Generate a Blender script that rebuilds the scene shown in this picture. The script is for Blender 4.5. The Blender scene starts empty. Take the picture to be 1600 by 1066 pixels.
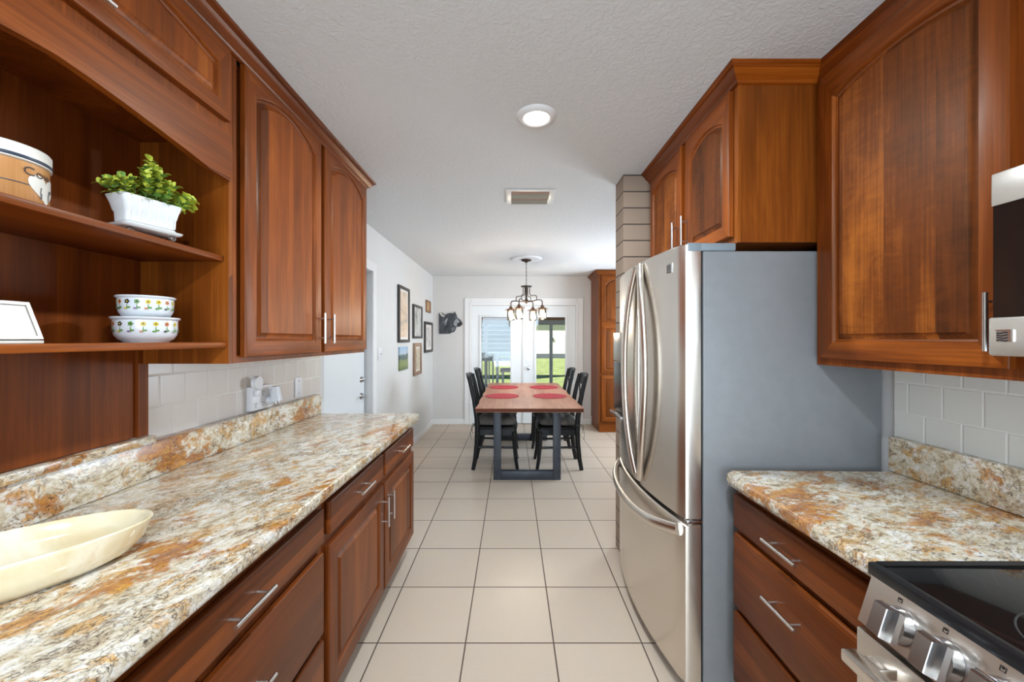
import bpy, bmesh, math, random
from mathutils import Vector, Matrix

# ------------------------------------------------------------------ camera, world, lights, exposure
SC = bpy.context.scene
COL = SC.collection
random.seed(7)

cam_d = bpy.data.cameras.new('camera')
cam = bpy.data.objects.new('camera', cam_d)
COL.objects.link(cam)
cam.location = (0, 0, 1.40)
cam.rotation_euler = (math.pi / 2, 0, 0)
cam_d.sensor_width = 36
cam_d.lens = 36 * 610 / 1600
cam_d.shift_y = -2.5 / 1600
cam_d.clip_start = 0.02
SC.camera = cam

SC.view_settings.view_transform = 'Standard'
SC.view_settings.look = 'None'
SC.view_settings.gamma = 1
SC.view_settings.use_curve_mapping = False
SC.view_settings.exposure = 0.77

world = bpy.data.worlds.new('world')
SC.world = world
world.use_nodes = True
wn = world.node_tree.nodes
wl = world.node_tree.links
wn.clear()
wo = wn.new('ShaderNodeOutputWorld')
wb = wn.new('ShaderNodeBackground')
sky = wn.new('ShaderNodeTexSky')
sky.sky_type = 'HOSEK_WILKIE'
sky.sun_direction = (-0.55, -0.40, 0.72)
sky.turbidity = 3.0
wl.new(sky.outputs[0], wb.inputs[0])
wl.new(wb.outputs[0], wo.inputs[0])
wb.inputs[1].default_value = 2.0


def light(name, kind, loc, rot, energy, color=(1, 1, 1), size=None, size_y=None, shape=None, spread=None):
    d = bpy.data.lights.new(name, kind)
    d.energy = energy
    d.color = color
    if kind == 'AREA':
        d.shape = shape or ('RECTANGLE' if size_y else 'SQUARE')
        d.size = size
        if size_y:
            d.size_y = size_y
        if spread:
            d.spread = spread
    elif kind == 'POINT':
        d.shadow_soft_size = size or 0.02
    elif kind == 'SUN':
        d.angle = size or 0.01
    o = bpy.data.objects.new(name, d)
    o.location = loc
    o.rotation_euler = rot
    COL.objects.link(o)
    return o


PI = math.pi
# the sun over the garden (comes over the house roof, high)
light('sun', 'SUN', (-20, -10, 30), Vector((0.55, 0.40, -0.72)).to_track_quat('-Z', 'Y').to_euler(), 7.0, (1.0, 0.95, 0.86), size=0.012)
# added window behind the camera for soft fill; dining room window on the right
light('added_fill_back', 'AREA', (-0.05, -2.93, 1.28), (-PI / 2, 0, PI), 72, (0.82, 0.985, 1.15), 2.4, 2.0)
light('daylight_window_dining', 'AREA', (2.45, 4.7, 1.35), (0, PI / 2, 0), 48, (0.84, 0.985, 1.13), 1.3, 1.5)
# recessed ceiling cans: the one in view and two unseen ones assumed in its row
CANS = [(0.114, 1.824), (0.114, 0.15), (0.114, -1.5)]
for i, (x, y) in enumerate(CANS):
    light('can_light', 'AREA', (x, y, 2.425), (0, 0, 0), 17 if i else 13, (0.86, 0.97, 1.06), 0.11, shape='DISK')

# ------------------------------------------------------------------ mesh helpers
ROOTLOC = {}


def finish(name, bm, mats, parent=None, loc=None, smooth=35, matrix=None, recalc=True):
    """link bm (given in world coordinates) as one mesh object; child meshes share their thing's origin"""
    me = bpy.data.meshes.new(name)
    if recalc:
        bmesh.ops.recalc_face_normals(bm, faces=bm.faces)
    off = Vector((0, 0, 0))
    if parent is not None:
        off = ROOTLOC[parent.name]
    elif loc is not None:
        off = Vector(loc)
    bmesh.ops.translate(bm, verts=bm.verts, vec=-off)
    bm.to_mesh(me)
    bm.free()
    if not isinstance(mats, (list, tuple)):
        mats = [mats]
    for m in mats:
        me.materials.append(m)
    if smooth:
        me.shade_smooth()
        me.set_sharp_from_angle(angle=math.radians(smooth))
    o = bpy.data.objects.new(name, me)
    COL.objects.link(o)
    if parent is not None:
        o.parent = parent
        ROOTLOC[o.name] = off
    else:
        o.location = off
        ROOTLOC[o.name] = off
    return o


def tag(o, label, cat, group=None, kind=None):
    o['label'] = label
    o['category'] = cat
    if group:
        o['group'] = group
    if kind:
        o['kind'] = kind
    return o


def thing(name, loc, label, cat, group=None, kind=None):
    o = bpy.data.objects.new(name, None)
    o.empty_display_size = 0.05
    o.location = loc
    COL.objects.link(o)
    ROOTLOC[o.name] = Vector(loc)
    return tag(o, label, cat, group, kind)


def struct(name, bm, mats, label=None, cat=None, parent=None, smooth=None):
    o = finish(name, bm, mats, parent, smooth=smooth)
    if parent is None:
        o['kind'] = 'structure'
        if label:
            o['label'] = label
        if cat:
            o['category'] = cat
    return o


def copy_tree(o, parent=None):
    c = o.copy()
    COL.objects.link(c)
    if parent is not None:
        c.parent = parent
    for ch in [k for k in o.children]:
        copy_tree(ch, c)
    return c


def BM():
    return bmesh.new()


def box(bm, x0, x1, y0, y1, z0, z1, mi=0, bev=0.0, seg=2):
    x0, x1 = min(x0, x1), max(x0, x1)
    y0, y1 = min(y0, y1), max(y0, y1)
    z0, z1 = min(z0, z1), max(z0, z1)
    v = [bm.verts.new(p) for p in ((x0, y0, z0), (x1, y0, z0), (x1, y1, z0), (x0, y1, z0),
                                   (x0, y0, z1), (x1, y0, z1), (x1, y1, z1), (x0, y1, z1))]
    fs = []
    for idx in ((3, 2, 1, 0), (4, 5, 6, 7), (0, 1, 5, 4), (1, 2, 6, 5), (2, 3, 7, 6), (3, 0, 4, 7)):
        f = bm.faces.new([v[i] for i in idx])
        f.material_index = mi
        fs.append(f)
    if bev > 0:
        es = set()
        for f in fs:
            es.update(f.edges)
        r = bmesh.ops.bevel(bm, geom=list(es), offset=bev, segments=seg, profile=0.5, affect='EDGES')
        for f in r['faces']:
            f.material_index = mi
    return v


def frame_of(d):
    d = Vector(d).normalized()
    a = Vector((0, 0, 1)) if abs(d.z) < 0.9 else Vector((0, 1, 0))
    u = d.cross(a).normalized()
    w = u.cross(d).normalized()
    return u, w


def cyl(bm, p0, p1, r0, r1=None, seg=16, mi=0, caps=True):
    p0, p1 = Vector(p0), Vector(p1)
    r1 = r0 if r1 is None else r1
    u, w = frame_of(p1 - p0)
    a, b = [], []
    for i in range(seg):
        t = 2 * PI * i / seg
        d = u * math.cos(t) + w * math.sin(t)
        a.append(bm.verts.new(p0 + d * r0))
        b.append(bm.verts.new(p1 + d * r1))
    for i in range(seg):
        j = (i + 1) % seg
        bm.faces.new((a[i], a[j], b[j], b[i])).material_index = mi
    if caps:
        bm.faces.new(a[::-1]).material_index = mi
        bm.faces.new(b).material_index = mi


def tube(bm, pts, r, seg=8, mi=0, up=None, ry=None, taper=None):
    """sweep a round (or elliptic / squarish) section along pts"""
    pts = [Vector(p) for p in pts]
    n = len(pts)
    rings = []
    pu = None
    for k in range(n):
        if k == 0:
            d = pts[1] - pts[0]
        elif k == n - 1:
            d = pts[-1] - pts[-2]
        else:
            d = (pts[k + 1] - pts[k]).normalized() + (pts[k] - pts[k - 1]).normalized()
        d.normalize()
        if up is not None:
            u = Vector(up)
            u = (u - d * u.dot(d)).normalized()
        elif pu is None:
            u, _ = frame_of(d)
        else:
            u = (pu - d * pu.dot(d)).normalized()
        pu = u
        w = d.cross(u)
        s = taper[k] if taper else 1.0
        ring = []
        for i in range(seg):
            t = 2 * PI * (i + 0.5) / seg
            ring.append(bm.verts.new(pts[k] + u * math.cos(t) * r * s + w * math.sin(t) * (ry or r) * s))
        rings.append(ring)
    for k in range(n - 1):
        for i in range(seg):
            j = (i + 1) % seg
            bm.faces.new((rings[k][i], rings[k][j], rings[k + 1][j], rings[k + 1][i])).material_index = mi
    bm.faces.new(rings[0][::-1]).material_index = mi
    bm.faces.new(rings[-1]).material_index = mi


def lathe(bm, prof, c=(0, 0, 0), seg=32, mi=0, sx=1.0, sy=1.0, rot=0.0):
    """prof: list of (r, z); r = 0 closes to a point"""
    c = Vector(c)
    rings = []
    for r, z in prof:
        if r <= 1e-6:
            rings.append([bm.verts.new(c + Vector((0, 0, z)))])
        else:
            ring = []
            for i in range(seg):
                t = 2 * PI * i / seg
                x, y = math.cos(t) * r * sx, math.sin(t) * r * sy
                ring.append(bm.verts.new(c + Vector((x * math.cos(rot) - y * math.sin(rot), x * math.sin(rot) + y * math.cos(rot), z))))
            rings.append(ring)
    for a, b in zip(rings[:-1], rings[1:]):
        for i in range(seg):
            j = (i + 1) % seg
            if len(a) == 1 and len(b) == 1:
                continue
            if len(a) == 1:
                f = bm.faces.new((a[0], b[j], b[i]))
            elif len(b) == 1:
                f = bm.faces.new((a[i], a[j], b[0]))
            else:
                f = bm.faces.new((a[i], a[j], b[j], b[i]))
            f.material_index = mi


def prism(bm, poly, O, U, V, W, d0, d1, mi=0):
    """extrude the 2-D polygon poly (u, v) from w=d0 to w=d1"""
    O, U, V, W = Vector(O), Vector(U), Vector(V), Vector(W)
    a = [bm.verts.new(O + U * p[0] + V * p[1] + W * d0) for p in poly]
    b = [bm.verts.new(O + U * p[0] + V * p[1] + W * d1) for p in poly]
    n = len(poly)
    for i in range(n):
        j = (i + 1) % n
        bm.faces.new((a[i], a[j], b[j], b[i])).material_index = mi
    bm.faces.new(a[::-1]).material_index = mi
    bm.faces.new(b).material_index = mi


def loops(bm, rings, mi=0, closed=True, cap0=False, cap1=False):
    vs = [[bm.verts.new(p) for p in r] for r in rings]
    n = len(vs[0])
    for a, b in zip(vs[:-1], vs[1:]):
        for i in range(n if closed else n - 1):
            j = (i + 1) % n
            bm.faces.new((a[i], a[j], b[j], b[i])).material_index = mi
    if cap0:
        bm.faces.new(vs[0][::-1]).material_index = mi
    if cap1:
        bm.faces.new(vs[-1]).material_index = mi
    return vs


def sweep_profile(bm, path, prof, closed_prof=True, mi=0):
    """path: XY polyline; prof: (out, z); out is measured to the right-hand side of the walk, mitred at corners"""
    n = len(path)
    rings = []
    for k in range(n):
        p = Vector((path[k][0], path[k][1]))
        ns = []
        if k > 0:
            d = (p - Vector(path[k - 1][:2])).normalized()
            ns.append(Vector((d.y, -d.x)))
        if k < n - 1:
            d = (Vector(path[k + 1][:2]) - p).normalized()
            ns.append(Vector((d.y, -d.x)))
        if len(ns) == 2:
            m = (ns[0] + ns[1]).normalized()
            m = m / max(0.2, m.dot(ns[0]))
        else:
            m = ns[0]
        rings.append([Vector((p.x + m.x * o, p.y + m.y * o, z)) for o, z in prof])
    loops(bm, rings, mi, closed=closed_prof, cap0=True, cap1=True)


# ------------------------------------------------------------------ materials
def mat_new(name):
    m = bpy.data.materials.new(name)
    m.use_nodes = True
    nt = m.node_tree
    nt.nodes.clear()
    out = nt.nodes.new('ShaderNodeOutputMaterial')
    b = nt.nodes.new('ShaderNodeBsdfPrincipled')
    nt.links.new(b.outputs[0], out.inputs[0])
    return m, nt, b, out


def srgb(r, g, b):
    def f(c):
        c /= 255.0
        return c / 12.92 if c <= 0.04045 else ((c + 0.055) / 1.055) ** 2.4
    return (f(r), f(g), f(b), 1)


class NT:
    """small helper that writes node graphs in one line per node"""
    def __init__(s, nt):
        s.nt = nt

    def n(s, t, **kw):
        nd = s.nt.nodes.new(t)
        for k, v in kw.items():
            setattr(nd, k, v)
        return nd

    def lk(s, a, b):
        s.nt.links.new(a, b)

    def math(s, op, a, b=None, clamp=False):
        nd = s.n('ShaderNodeMath', operation=op, use_clamp=clamp)
        for i, x in enumerate((a, b)):
            if x is None:
                continue
            if isinstance(x, (int, float)):
                nd.inputs[i].default_value = x
            else:
                s.lk(x, nd.inputs[i])
        return nd.outputs[0]

    def coord(s, kind='Object'):
        return s.n('ShaderNodeTexCoord').outputs[kind]

    def mapping(s, v, scale=(1, 1, 1), rot=(0, 0, 0), loc=(0, 0, 0)):
        nd = s.n('ShaderNodeMapping')
        nd.inputs['Scale'].default_value = scale
        nd.inputs['Rotation'].default_value = rot
        nd.inputs['Location'].default_value = loc
        s.lk(v, nd.inputs[0])
        return nd.outputs[0]

    def noise(s, v, scale, detail=4, rough=0.55, dist=0.0, out='Fac'):
        nd = s.n('ShaderNodeTexNoise')
        nd.inputs['Scale'].default_value = scale
        nd.inputs['Detail'].default_value = detail
        nd.inputs['Roughness'].default_value = rough
        nd.inputs['Distortion'].default_value = dist
        s.lk(v, nd.inputs['Vector'])
        return nd.outputs[out]

    def ramp(s, f, stops, interp='LINEAR'):
        nd = s.n('ShaderNodeValToRGB')
        nd.color_ramp.interpolation = interp
        e = nd.color_ramp.elements
        while len(e) < len(stops):
            e.new(0.5)
        for k, (p, c) in enumerate(stops):
            e[k].position = p
            e[k].color = c if len(c) == 4 else (*c, 1)
        s.lk(f, nd.inputs[0])
        return nd.outputs[0]

    def rng(s, f, a, b, c=0.0, d=1.0):
        nd = s.n('ShaderNodeMapRange')
        nd.interpolation_type = 'SMOOTHSTEP'
        for i, x in enumerate((a, b, c, d)):
            nd.inputs[i + 1].default_value = x
        s.lk(f, nd.inputs[0])
        return nd.outputs[0]

    def mix(s, f, a, b, blend='MIX'):
        nd = s.n('ShaderNodeMix', data_type='RGBA', blend_type=blend)
        for i, x in ((0, f), (6, a), (7, b)):
            if isinstance(x, (int, float)):
                nd.inputs[i].default_value = x
            elif isinstance(x, (tuple, list)):
                nd.inputs[i].default_value = x if len(x) == 4 else (*x, 1)
            else:
                s.lk(x, nd.inputs[i])
        return nd.outputs[2]

    def bump(s, h, strength, dist, bsdf):
        nd = s.n('ShaderNodeBump')
        nd.inputs['Strength'].default_value = strength
        nd.inputs['Distance'].default_value = dist
        s.lk(h, nd.inputs['Height'])
        s.lk(nd.outputs[0], bsdf.inputs['Normal'])

    def sep(s, v):
        nd = s.n('ShaderNodeSeparateXYZ')
        s.lk(v, nd.inputs[0])
        return nd.outputs


def plain(name, col, rough=0.5, metal=0.0, spec=0.5, coat=0.0, bump=None, var=0.0, vscale=8, emis=None, estr=0):
    m, nt, b, out = mat_new(name)
    g = NT(nt)
    col = col if len(col) == 4 else (*col, 1)
    b.inputs['Roughness'].default_value = rough
    b.inputs['Metallic'].default_value = metal
    b.inputs['Specular IOR Level'].default_value = spec
    b.inputs['Coat Weight'].default_value = coat
    b.inputs['Coat Roughness'].default_value = 0.08
    co = g.coord()
    n = g.noise(co, vscale, 4)
    hi = tuple(min(1, c * (1 + var)) for c in col[:3])
    lo = tuple(c * (1 - var) for c in col[:3])
    c = g.mix(g.rng(n, 0.3, 0.7), lo, hi)
    g.lk(c, b.inputs['Base Color'])
    if bump:
        g.bump(g.noise(co, bump[0], 3), bump[1], bump[2], b)
    if emis:
        b.inputs['Emission Color'].default_value = emis if len(emis) == 4 else (*emis, 1)
        b.inputs['Emission Strength'].default_value = estr
    return m


def wood(name, axis, dark, mid, lite, perp='Y', stave=0.0, stave_w=0.085, rough=0.42, coat=0.08, figure=1.0, seed=0.0, curl=0.0):
    """cherry-like wood: grain runs along axis, optional glued-up staves across perp"""
    m, nt, b, out = mat_new(name)
    g = NT(nt)
    co = g.coord()
    if name.startswith(('cherry', 'pantry')):
        dark, mid, lite = [(c[0] * 0.90, c[1] * 0.80, c[2] * 0.36, 1) for c in (dark, mid, lite)]
    add = g.n('ShaderNodeVectorMath', operation='ADD')
    g.lk(co, add.inputs[0])
    add.inputs[1].default_value = (seed, seed * 1.7, seed * 0.6)
    v = add.outputs[0]
    sc = {'X': (0.9, 7, 7), 'Y': (7, 0.9, 7), 'Z': (7, 7, 0.9)}[axis]
    fine = {'X': (4, 150, 150), 'Y': (130, 3, 130), 'Z': (130, 130, 3)}[axis]
    ax = {'X': 0, 'Y': 1, 'Z': 2}
    s3 = g.sep(v)
    if stave:
        wob = g.math('MULTIPLY', g.noise(g.mapping(v, scale=(0.8, 0.8, 0.8)), 1.0, 1), 0.02)
        cell = g.math('FLOOR', g.math('DIVIDE', g.math('ADD', s3[ax[perp]], wob), stave_w))
        wnz = g.n('ShaderNodeTexWhiteNoise', noise_dimensions='1D')
        g.lk(cell, wnz.inputs['W'])
        st = wnz.outputs['Value']
        # shift the figure from stave to stave
        cx = g.n('ShaderNodeCombineXYZ')
        g.lk(g.math('MULTIPLY', st, 9.0), cx.inputs[ax[axis]])
        add2 = g.n('ShaderNodeVectorMath', operation='ADD')
        g.lk(v, add2.inputs[0])
        g.lk(cx.outputs[0], add2.inputs[1])
        v = add2.outputs[0]
    n1 = g.noise(g.mapping(v, scale=sc), 1.0, 5, 0.55, 1.2)
    n2 = g.noise(g.mapping(v, scale=fine), 1.0, 3, 0.6)
    f = g.math('ADD', g.math('MULTIPLY', g.math('SUBTRACT', n1, 0.5), 1.1 * figure), 0.5)
    f = g.math('ADD', f, g.math('MULTIPLY', g.math('SUBTRACT', n2, 0.5), 0.5))
    if stave:
        f = g.math('ADD', f, g.math('MULTIPLY', g.math('SUBTRACT', st, 0.5), stave))
    if curl:
        cs = {'X': (22, 9, 9), 'Y': (9, 22, 9), 'Z': (9, 9, 22)}[axis]
        n3 = g.noise(g.mapping(v, scale=cs), 1.0, 3, 0.6, 1.5)
        f = g.math('ADD', f, g.math('MULTIPLY', g.math('SUBTRACT', n3, 0.5), curl))
    c = g.ramp(f, [(0.12, dark), (0.5, mid), (0.88, lite)])
    g.lk(c, b.inputs['Base Color'])
    b.inputs['Roughness'].default_value = rough
    b.inputs['Coat Weight'].default_value = coat
    b.inputs['Coat Roughness'].default_value = 0.27
    b.inputs['Specular IOR Level'].default_value = 0.24
    b.inputs['Specular Tint'].default_value = (1.0, 0.82, 0.58, 1)
    b.inputs['Coat Tint'].default_value = (1.0, 0.9, 0.75, 1)
    g.bump(n2, 0.06, 0.002, b)
    return m


CH_D, CH_M, CH_L = srgb(76, 36, 16), srgb(126, 64, 30), srgb(178, 100, 52)
W_V = wood('cherry_vertical', 'Z', CH_D, CH_M, CH_L)
W_H = wood('cherry_horizontal', 'Y', CH_D, CH_M, CH_L, seed=3.1)
W_X = wood('cherry_across', 'X', CH_D, CH_M, CH_L, seed=5.3)
W_P = wood('cherry_panel', 'Z', srgb(88, 42, 18), srgb(142, 74, 34), srgb(192, 114, 58), stave=0.6, seed=1.3)
W_PR = wood('cherry_panel_figured', 'Z', srgb(60, 28, 13), srgb(116, 60, 28), srgb(182, 108, 56), stave=0.6, stave_w=0.15, seed=2.6, curl=0.28, rough=0.5, coat=0.02)
W_SIDE = wood('cherry_side_panel', 'Z', srgb(84, 42, 18), srgb(124, 66, 29), srgb(160, 94, 46), perp='X', stave=0.35, stave_w=0.06, seed=8.4)
W_DH = wood('cherry_drawer', 'Y', srgb(66, 31, 16), srgb(104, 52, 28), srgb(140, 76, 42), perp='Z', stave=0.3, stave_w=0.09, seed=4.4)
W_BV = wood('cherry_base_vertical', 'Z', srgb(66, 31, 16), srgb(104, 52, 28), srgb(140, 76, 42), seed=6.2)
W_BH = wood('cherry_base_rail', 'Y', srgb(66, 31, 16), srgb(104, 52, 28), srgb(140, 76, 42), seed=6.9)
W_BP = wood('cherry_base_panel', 'Z', srgb(76, 37, 19), srgb(112, 58, 33), srgb(144, 82, 48), stave=0.3, seed=7.7)
W_BACK = wood('cherry_back_panel', 'Z', srgb(86, 40, 18), srgb(124, 62, 29), srgb(150, 80, 40), stave=0.15, seed=9.2, rough=0.55, coat=0.04)
W_CROWN = wood('cherry_crown', 'Y', srgb(74, 34, 16), srgb(112, 54, 26), srgb(150, 80, 42), seed=11.0, rough=0.25)
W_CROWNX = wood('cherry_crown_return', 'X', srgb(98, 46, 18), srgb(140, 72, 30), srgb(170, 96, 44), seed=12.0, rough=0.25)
W_PAN_V = wood('pantry_vertical', 'Z', srgb(74, 36, 14), srgb(112, 58, 23), srgb(150, 84, 38), perp='X', seed=13.0)
W_PAN_P = wood('pantry_panel', 'Z', srgb(74, 36, 14), srgb(118, 62, 25), srgb(156, 92, 42), perp='X', stave=0.4, seed=14.0, curl=0.25)
W_PAN_H = wood('pantry_rail', 'X', srgb(74, 36, 14), srgb(112, 58, 23), srgb(150, 84, 38), seed=15.0)
W_TABLE = wood('table_walnut', 'Y', srgb(146, 98, 78), srgb(178, 130, 108), srgb(198, 152, 130), perp='X', stave=0.25, stave_w=0.16, rough=0.38, coat=0.1, seed=16.0)
W_TEDGE = wood('table_edge', 'X', srgb(58, 26, 18), srgb(84, 42, 30), srgb(110, 60, 44), rough=0.5, coat=0.0, seed=17.0)
W_RUST = wood('weathered_frame_wood', 'Z', srgb(120, 96, 80), srgb(152, 128, 110), srgb(178, 156, 138), rough=0.7, coat=0, seed=18)

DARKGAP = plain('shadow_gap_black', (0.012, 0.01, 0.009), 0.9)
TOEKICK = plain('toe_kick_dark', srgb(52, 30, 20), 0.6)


def granite(name, rot, seed, rust=0.5, rough=0.1):
    m, nt, b, out = mat_new(name)
    g = NT(nt)
    co = g.coord()
    v = g.mapping(co, rot=(0, 0, rot), loc=(seed, seed * 0.7, seed * 0.3))
    warp = g.noise(v, 5.0, 4, 0.6, out='Color')
    wv = g.n('ShaderNodeVectorMath', operation='MULTIPLY_ADD')
    g.lk(warp, wv.inputs[0])
    wv.inputs[1].default_value = (0.09, 0.09, 0.09)
    g.lk(v, wv.inputs[2])
    d = wv.outputs[0]
    st = g.mapping(d, scale=(1.7, 1.0, 1.6))
    long_ = g.mapping(d, scale=(4.2, 0.8, 3.6))
    # cream, grey-white and tan mottling
    grain = g.noise(st, 30, 12, 0.74, 0.6)
    cloud = g.noise(st, 7, 4, 0.6, 0.4)
    streak = g.noise(long_, 7, 8, 0.7, 0.3)
    f = g.math('ADD', g.math('ADD', g.math('MULTIPLY', grain, 0.62), g.math('MULTIPLY', cloud, 0.22)), g.math('MULTIPLY', streak, 0.30))
    c = g.ramp(f, [(0.43, srgb(98, 82, 74)), (0.48, srgb(156, 136, 112)), (0.53, srgb(194, 178, 148)), (0.585, srgb(212, 202, 182)), (0.65, srgb(228, 224, 217)), (0.75, srgb(198, 196, 196))])
    # golden flecks
    gold = g.noise(st, 11, 7, 0.7, 0.5)
    c = g.mix(g.math('MULTIPLY', g.rng(gold, 0.52, 0.62), 0.72), c, srgb(198, 144, 60))
    # rust patches with a broken edge
    big = g.noise(g.mapping(d, scale=(1.9, 0.85, 1.5), loc=(3.3, 1.2, 0.4)), 2.8, 6, 0.62)
    fine = g.noise(st, 22, 6, 0.72)
    rm = g.math('ADD', big, g.math('MULTIPLY', g.math('SUBTRACT', fine, 0.5), 0.32))
    lo = 0.63 - 0.10 * rust
    rust_c = g.ramp(fine, [(0.36, srgb(104, 58, 16)), (0.5, srgb(170, 100, 24)), (0.64, srgb(202, 144, 56))])
    c = g.mix(g.math('MULTIPLY', g.rng(rm, lo, lo + 0.07), 0.88), c, rust_c)
    # brown hairline veins along the bedding
    vn = g.noise(g.mapping(d, scale=(3.4, 0.7, 2.8), loc=(7, 2, 1)), 4.2, 6, 0.62, 0.5)
    vm = g.rng(g.math('ABSOLUTE', g.math('SUBTRACT', vn, 0.5)), 0.0, 0.014, 1.0, 0.0)
    c = g.mix(g.math('MULTIPLY', vm, g.math('MULTIPLY', g.rng(fine, 0.38, 0.6), 0.85)), c, srgb(88, 54, 40))
    # crackle of dark mineral around the crystals
    vo = g.n('ShaderNodeTexVoronoi', feature='DISTANCE_TO_EDGE')
    vo.inputs['Scale'].default_value = 60
    wob = g.n('ShaderNodeVectorMath', operation='MULTIPLY_ADD')
    g.lk(g.noise(st, 40, 4, 0.6, out='Color'), wob.inputs[0])
    wob.inputs[1].default_value = (0.035, 0.035, 0.035)
    g.lk(st, wob.inputs[2])
    g.lk(wob.outputs[0], vo.inputs['Vector'])
    area = g.noise(st, 5.5, 5, 0.65)
    cm = g.math('MULTIPLY', g.rng(vo.outputs['Distance'], 0.0, 0.13, 1.0, 0.0), g.rng(area, 0.42, 0.56))
    c = g.mix(g.math('MULTIPLY', cm, g.math('MULTIPLY', g.rng(grain, 0.66, 0.40), 0.9)), c, srgb(74, 62, 60))
    # small black specks
    sp = g.noise(st, 85, 3, 0.6)
    c = g.mix(g.math('MULTIPLY', g.math('MULTIPLY', g.rng(sp, 0.62, 0.67), g.rng(cloud, 0.40, 0.56)), 0.85), c, srgb(48, 40, 40))
    g.lk(c, b.inputs['Base Color'])
    b.inputs['Roughness'].default_value = rough
    b.inputs['Specular IOR Level'].default_value = 0.5
    return m


GRAN_L = granite('granite_left', math.radians(24), 1.0, 0.75)
GRAN_LB = granite('granite_left_splash', math.radians(20), 4.2, 1.0, 0.2)
GRAN_R = granite('granite_right', math.radians(68), 2.4, 0.8)
GRAN_RB = granite('granite_right_splash', math.radians(50), 5.2, 1.0, 0.2)


def tiles(name, ua, va, tw, th, uo, vo, bond, col, grout, gw, rough, var=0.04, bump=0.4, mottled=0.0, warm=None):
    """ua/va: axes of the tile plane ('X','Y','Z')"""
    m, nt, b, out = mat_new(name)
    g = NT(nt)
    co = g.coord()
    s = g.sep(co)
    ix = {'X': 0, 'Y': 1, 'Z': 2}
    v = g.math('DIVIDE', g.math('SUBTRACT', s[ix[va]], vo), th)
    row = g.math('FLOOR', v)
    u = g.math('DIVIDE', g.math('SUBTRACT', s[ix[ua]], uo), tw)
    if bond:
        u = g.math('ADD', u, g.math('MULTIPLY', g.math('MODULO', g.math('ABSOLUTE', row), 2.0), 0.5))
    cu = g.math('FLOOR', u)
    eu = g.math('MULTIPLY', g.math('SUBTRACT', 0.5, g.math('ABSOLUTE', g.math('SUBTRACT', g.math('SUBTRACT', u, cu), 0.5))), tw)
    ev = g.math('MULTIPLY', g.math('SUBTRACT', 0.5, g.math('ABSOLUTE', g.math('SUBTRACT', g.math('SUBTRACT', v, row), 0.5))), th)
    e = g.math('MINIMUM', eu, ev)
    gm = g.rng(e, gw * 0.5, gw * 0.5 + 0.0012)
    wnz = g.n('ShaderNodeTexWhiteNoise', noise_dimensions='2D')
    cx = g.n('ShaderNodeCombineXYZ')
    g.lk(cu, cx.inputs[0])
    g.lk(row, cx.inputs[1])
    g.lk(cx.outputs[0], wnz.inputs['Vector'])
    lo = tuple(c * (1 - var) for c in col[:3])
    hi = tuple(min(1, c * (1 + var)) for c in col[:3])
    tc = g.mix(wnz.outputs['Value'], lo, hi)
    if mottled:
        ad = g.n('ShaderNodeVectorMath', operation='ADD')
        g.lk(co, ad.inputs[0])
        mu = g.n('ShaderNodeVectorMath', operation='SCALE')
        g.lk(cx.outputs[0], mu.inputs[0])
        mu.inputs['Scale'].default_value = 3.7
        g.lk(mu.outputs[0], ad.inputs[1])
        n = g.noise(ad.outputs[0], 6, 7, 0.62, 1.0)
        n2 = g.noise(ad.outputs[0], 15, 6, 0.7, 1.8)
        tc = g.mix(g.math('MULTIPLY', g.rng(n, 0.45, 0.75), mottled), tc, warm)
        vein = g.rng(g.math('ABSOLUTE', g.math('SUBTRACT', n2, 0.5)), 0.0, 0.02, 1.0, 0.0)
        tc = g.mix(g.math('MULTIPLY', vein, mottled * 0.35), tc, tuple(c * 0.75 for c in warm[:3]))
    c = g.mix(gm, grout, tc)
    g.lk(c, b.inputs['Base Color'])
    g.lk(g.math('ADD', g.math('MULTIPLY', gm, rough - 0.8), 0.8), b.inputs['Roughness'])
    h = g.rng(e, gw * 0.35, gw * 0.5 + 0.003)
    g.bump(h, bump, 0.002, b)
    return m


FLOOR_M = tiles('floor_tile', 'X', 'Y', 0.4062, 0.4062, -0.6204, 1.7998, False, srgb(191, 174, 156), srgb(86, 71, 60), 0.0052, 0.34,
                var=0.035, mottled=0.5, warm=srgb(196, 176, 152))
TILE_L = tiles('wall_tile_left', 'Y', 'Z', 0.1155, 0.118, 1.4992, 1.0335, True, srgb(222, 215, 206), srgb(232, 228, 222), 0.0035, 0.22, var=0.02, bump=0.5)
TILE_R = tiles('wall_tile_right', 'Y', 'Z', 0.1131, 0.111, 1.3552, 1.0196, True, srgb(232, 232, 224), srgb(242, 242, 238), 0.0035, 0.22, var=0.015, bump=0.5)
BRICK = tiles('pillar_brick', 'X', 'Z', 0.40, 0.1035, 0.52, -0.043, False, srgb(146, 126, 108), srgb(66, 54, 46), 0.006, 0.7, var=0.06, bump=0.9)
WALL = plain('wall_paint', srgb(206, 204, 202), 0.6, var=0.01, bump=(180, 0.05, 0.001))
WALLW = plain('wall_paint_light', srgb(212, 212, 211), 0.6, var=0.01, bump=(180, 0.05, 0.001))
TRIMW = plain('white_trim', srgb(226, 226, 226), 0.35, var=0.005)
DOORW = plain('white_door_paint', srgb(222, 226, 228), 0.32, var=0.005)


def ceiling_mat():
    m, nt, b, out = mat_new('ceiling_texture')
    g = NT(nt)
    co = g.coord()
    b.inputs['Base Color'].default_value = srgb(213, 215, 216)
    b.inputs['Roughness'].default_value = 0.75
    n = g.noise(co, 34, 5, 0.6, 1.2)
    n2 = g.noise(co, 75, 4, 0.6, 0.8)
    h = g.math('ADD', g.rng(n, 0.40, 0.62), g.math('MULTIPLY', n2, 0.5))
    g.bump(h, 0.30, 0.005, b)
    return m


CEIL = ceiling_mat()


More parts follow.
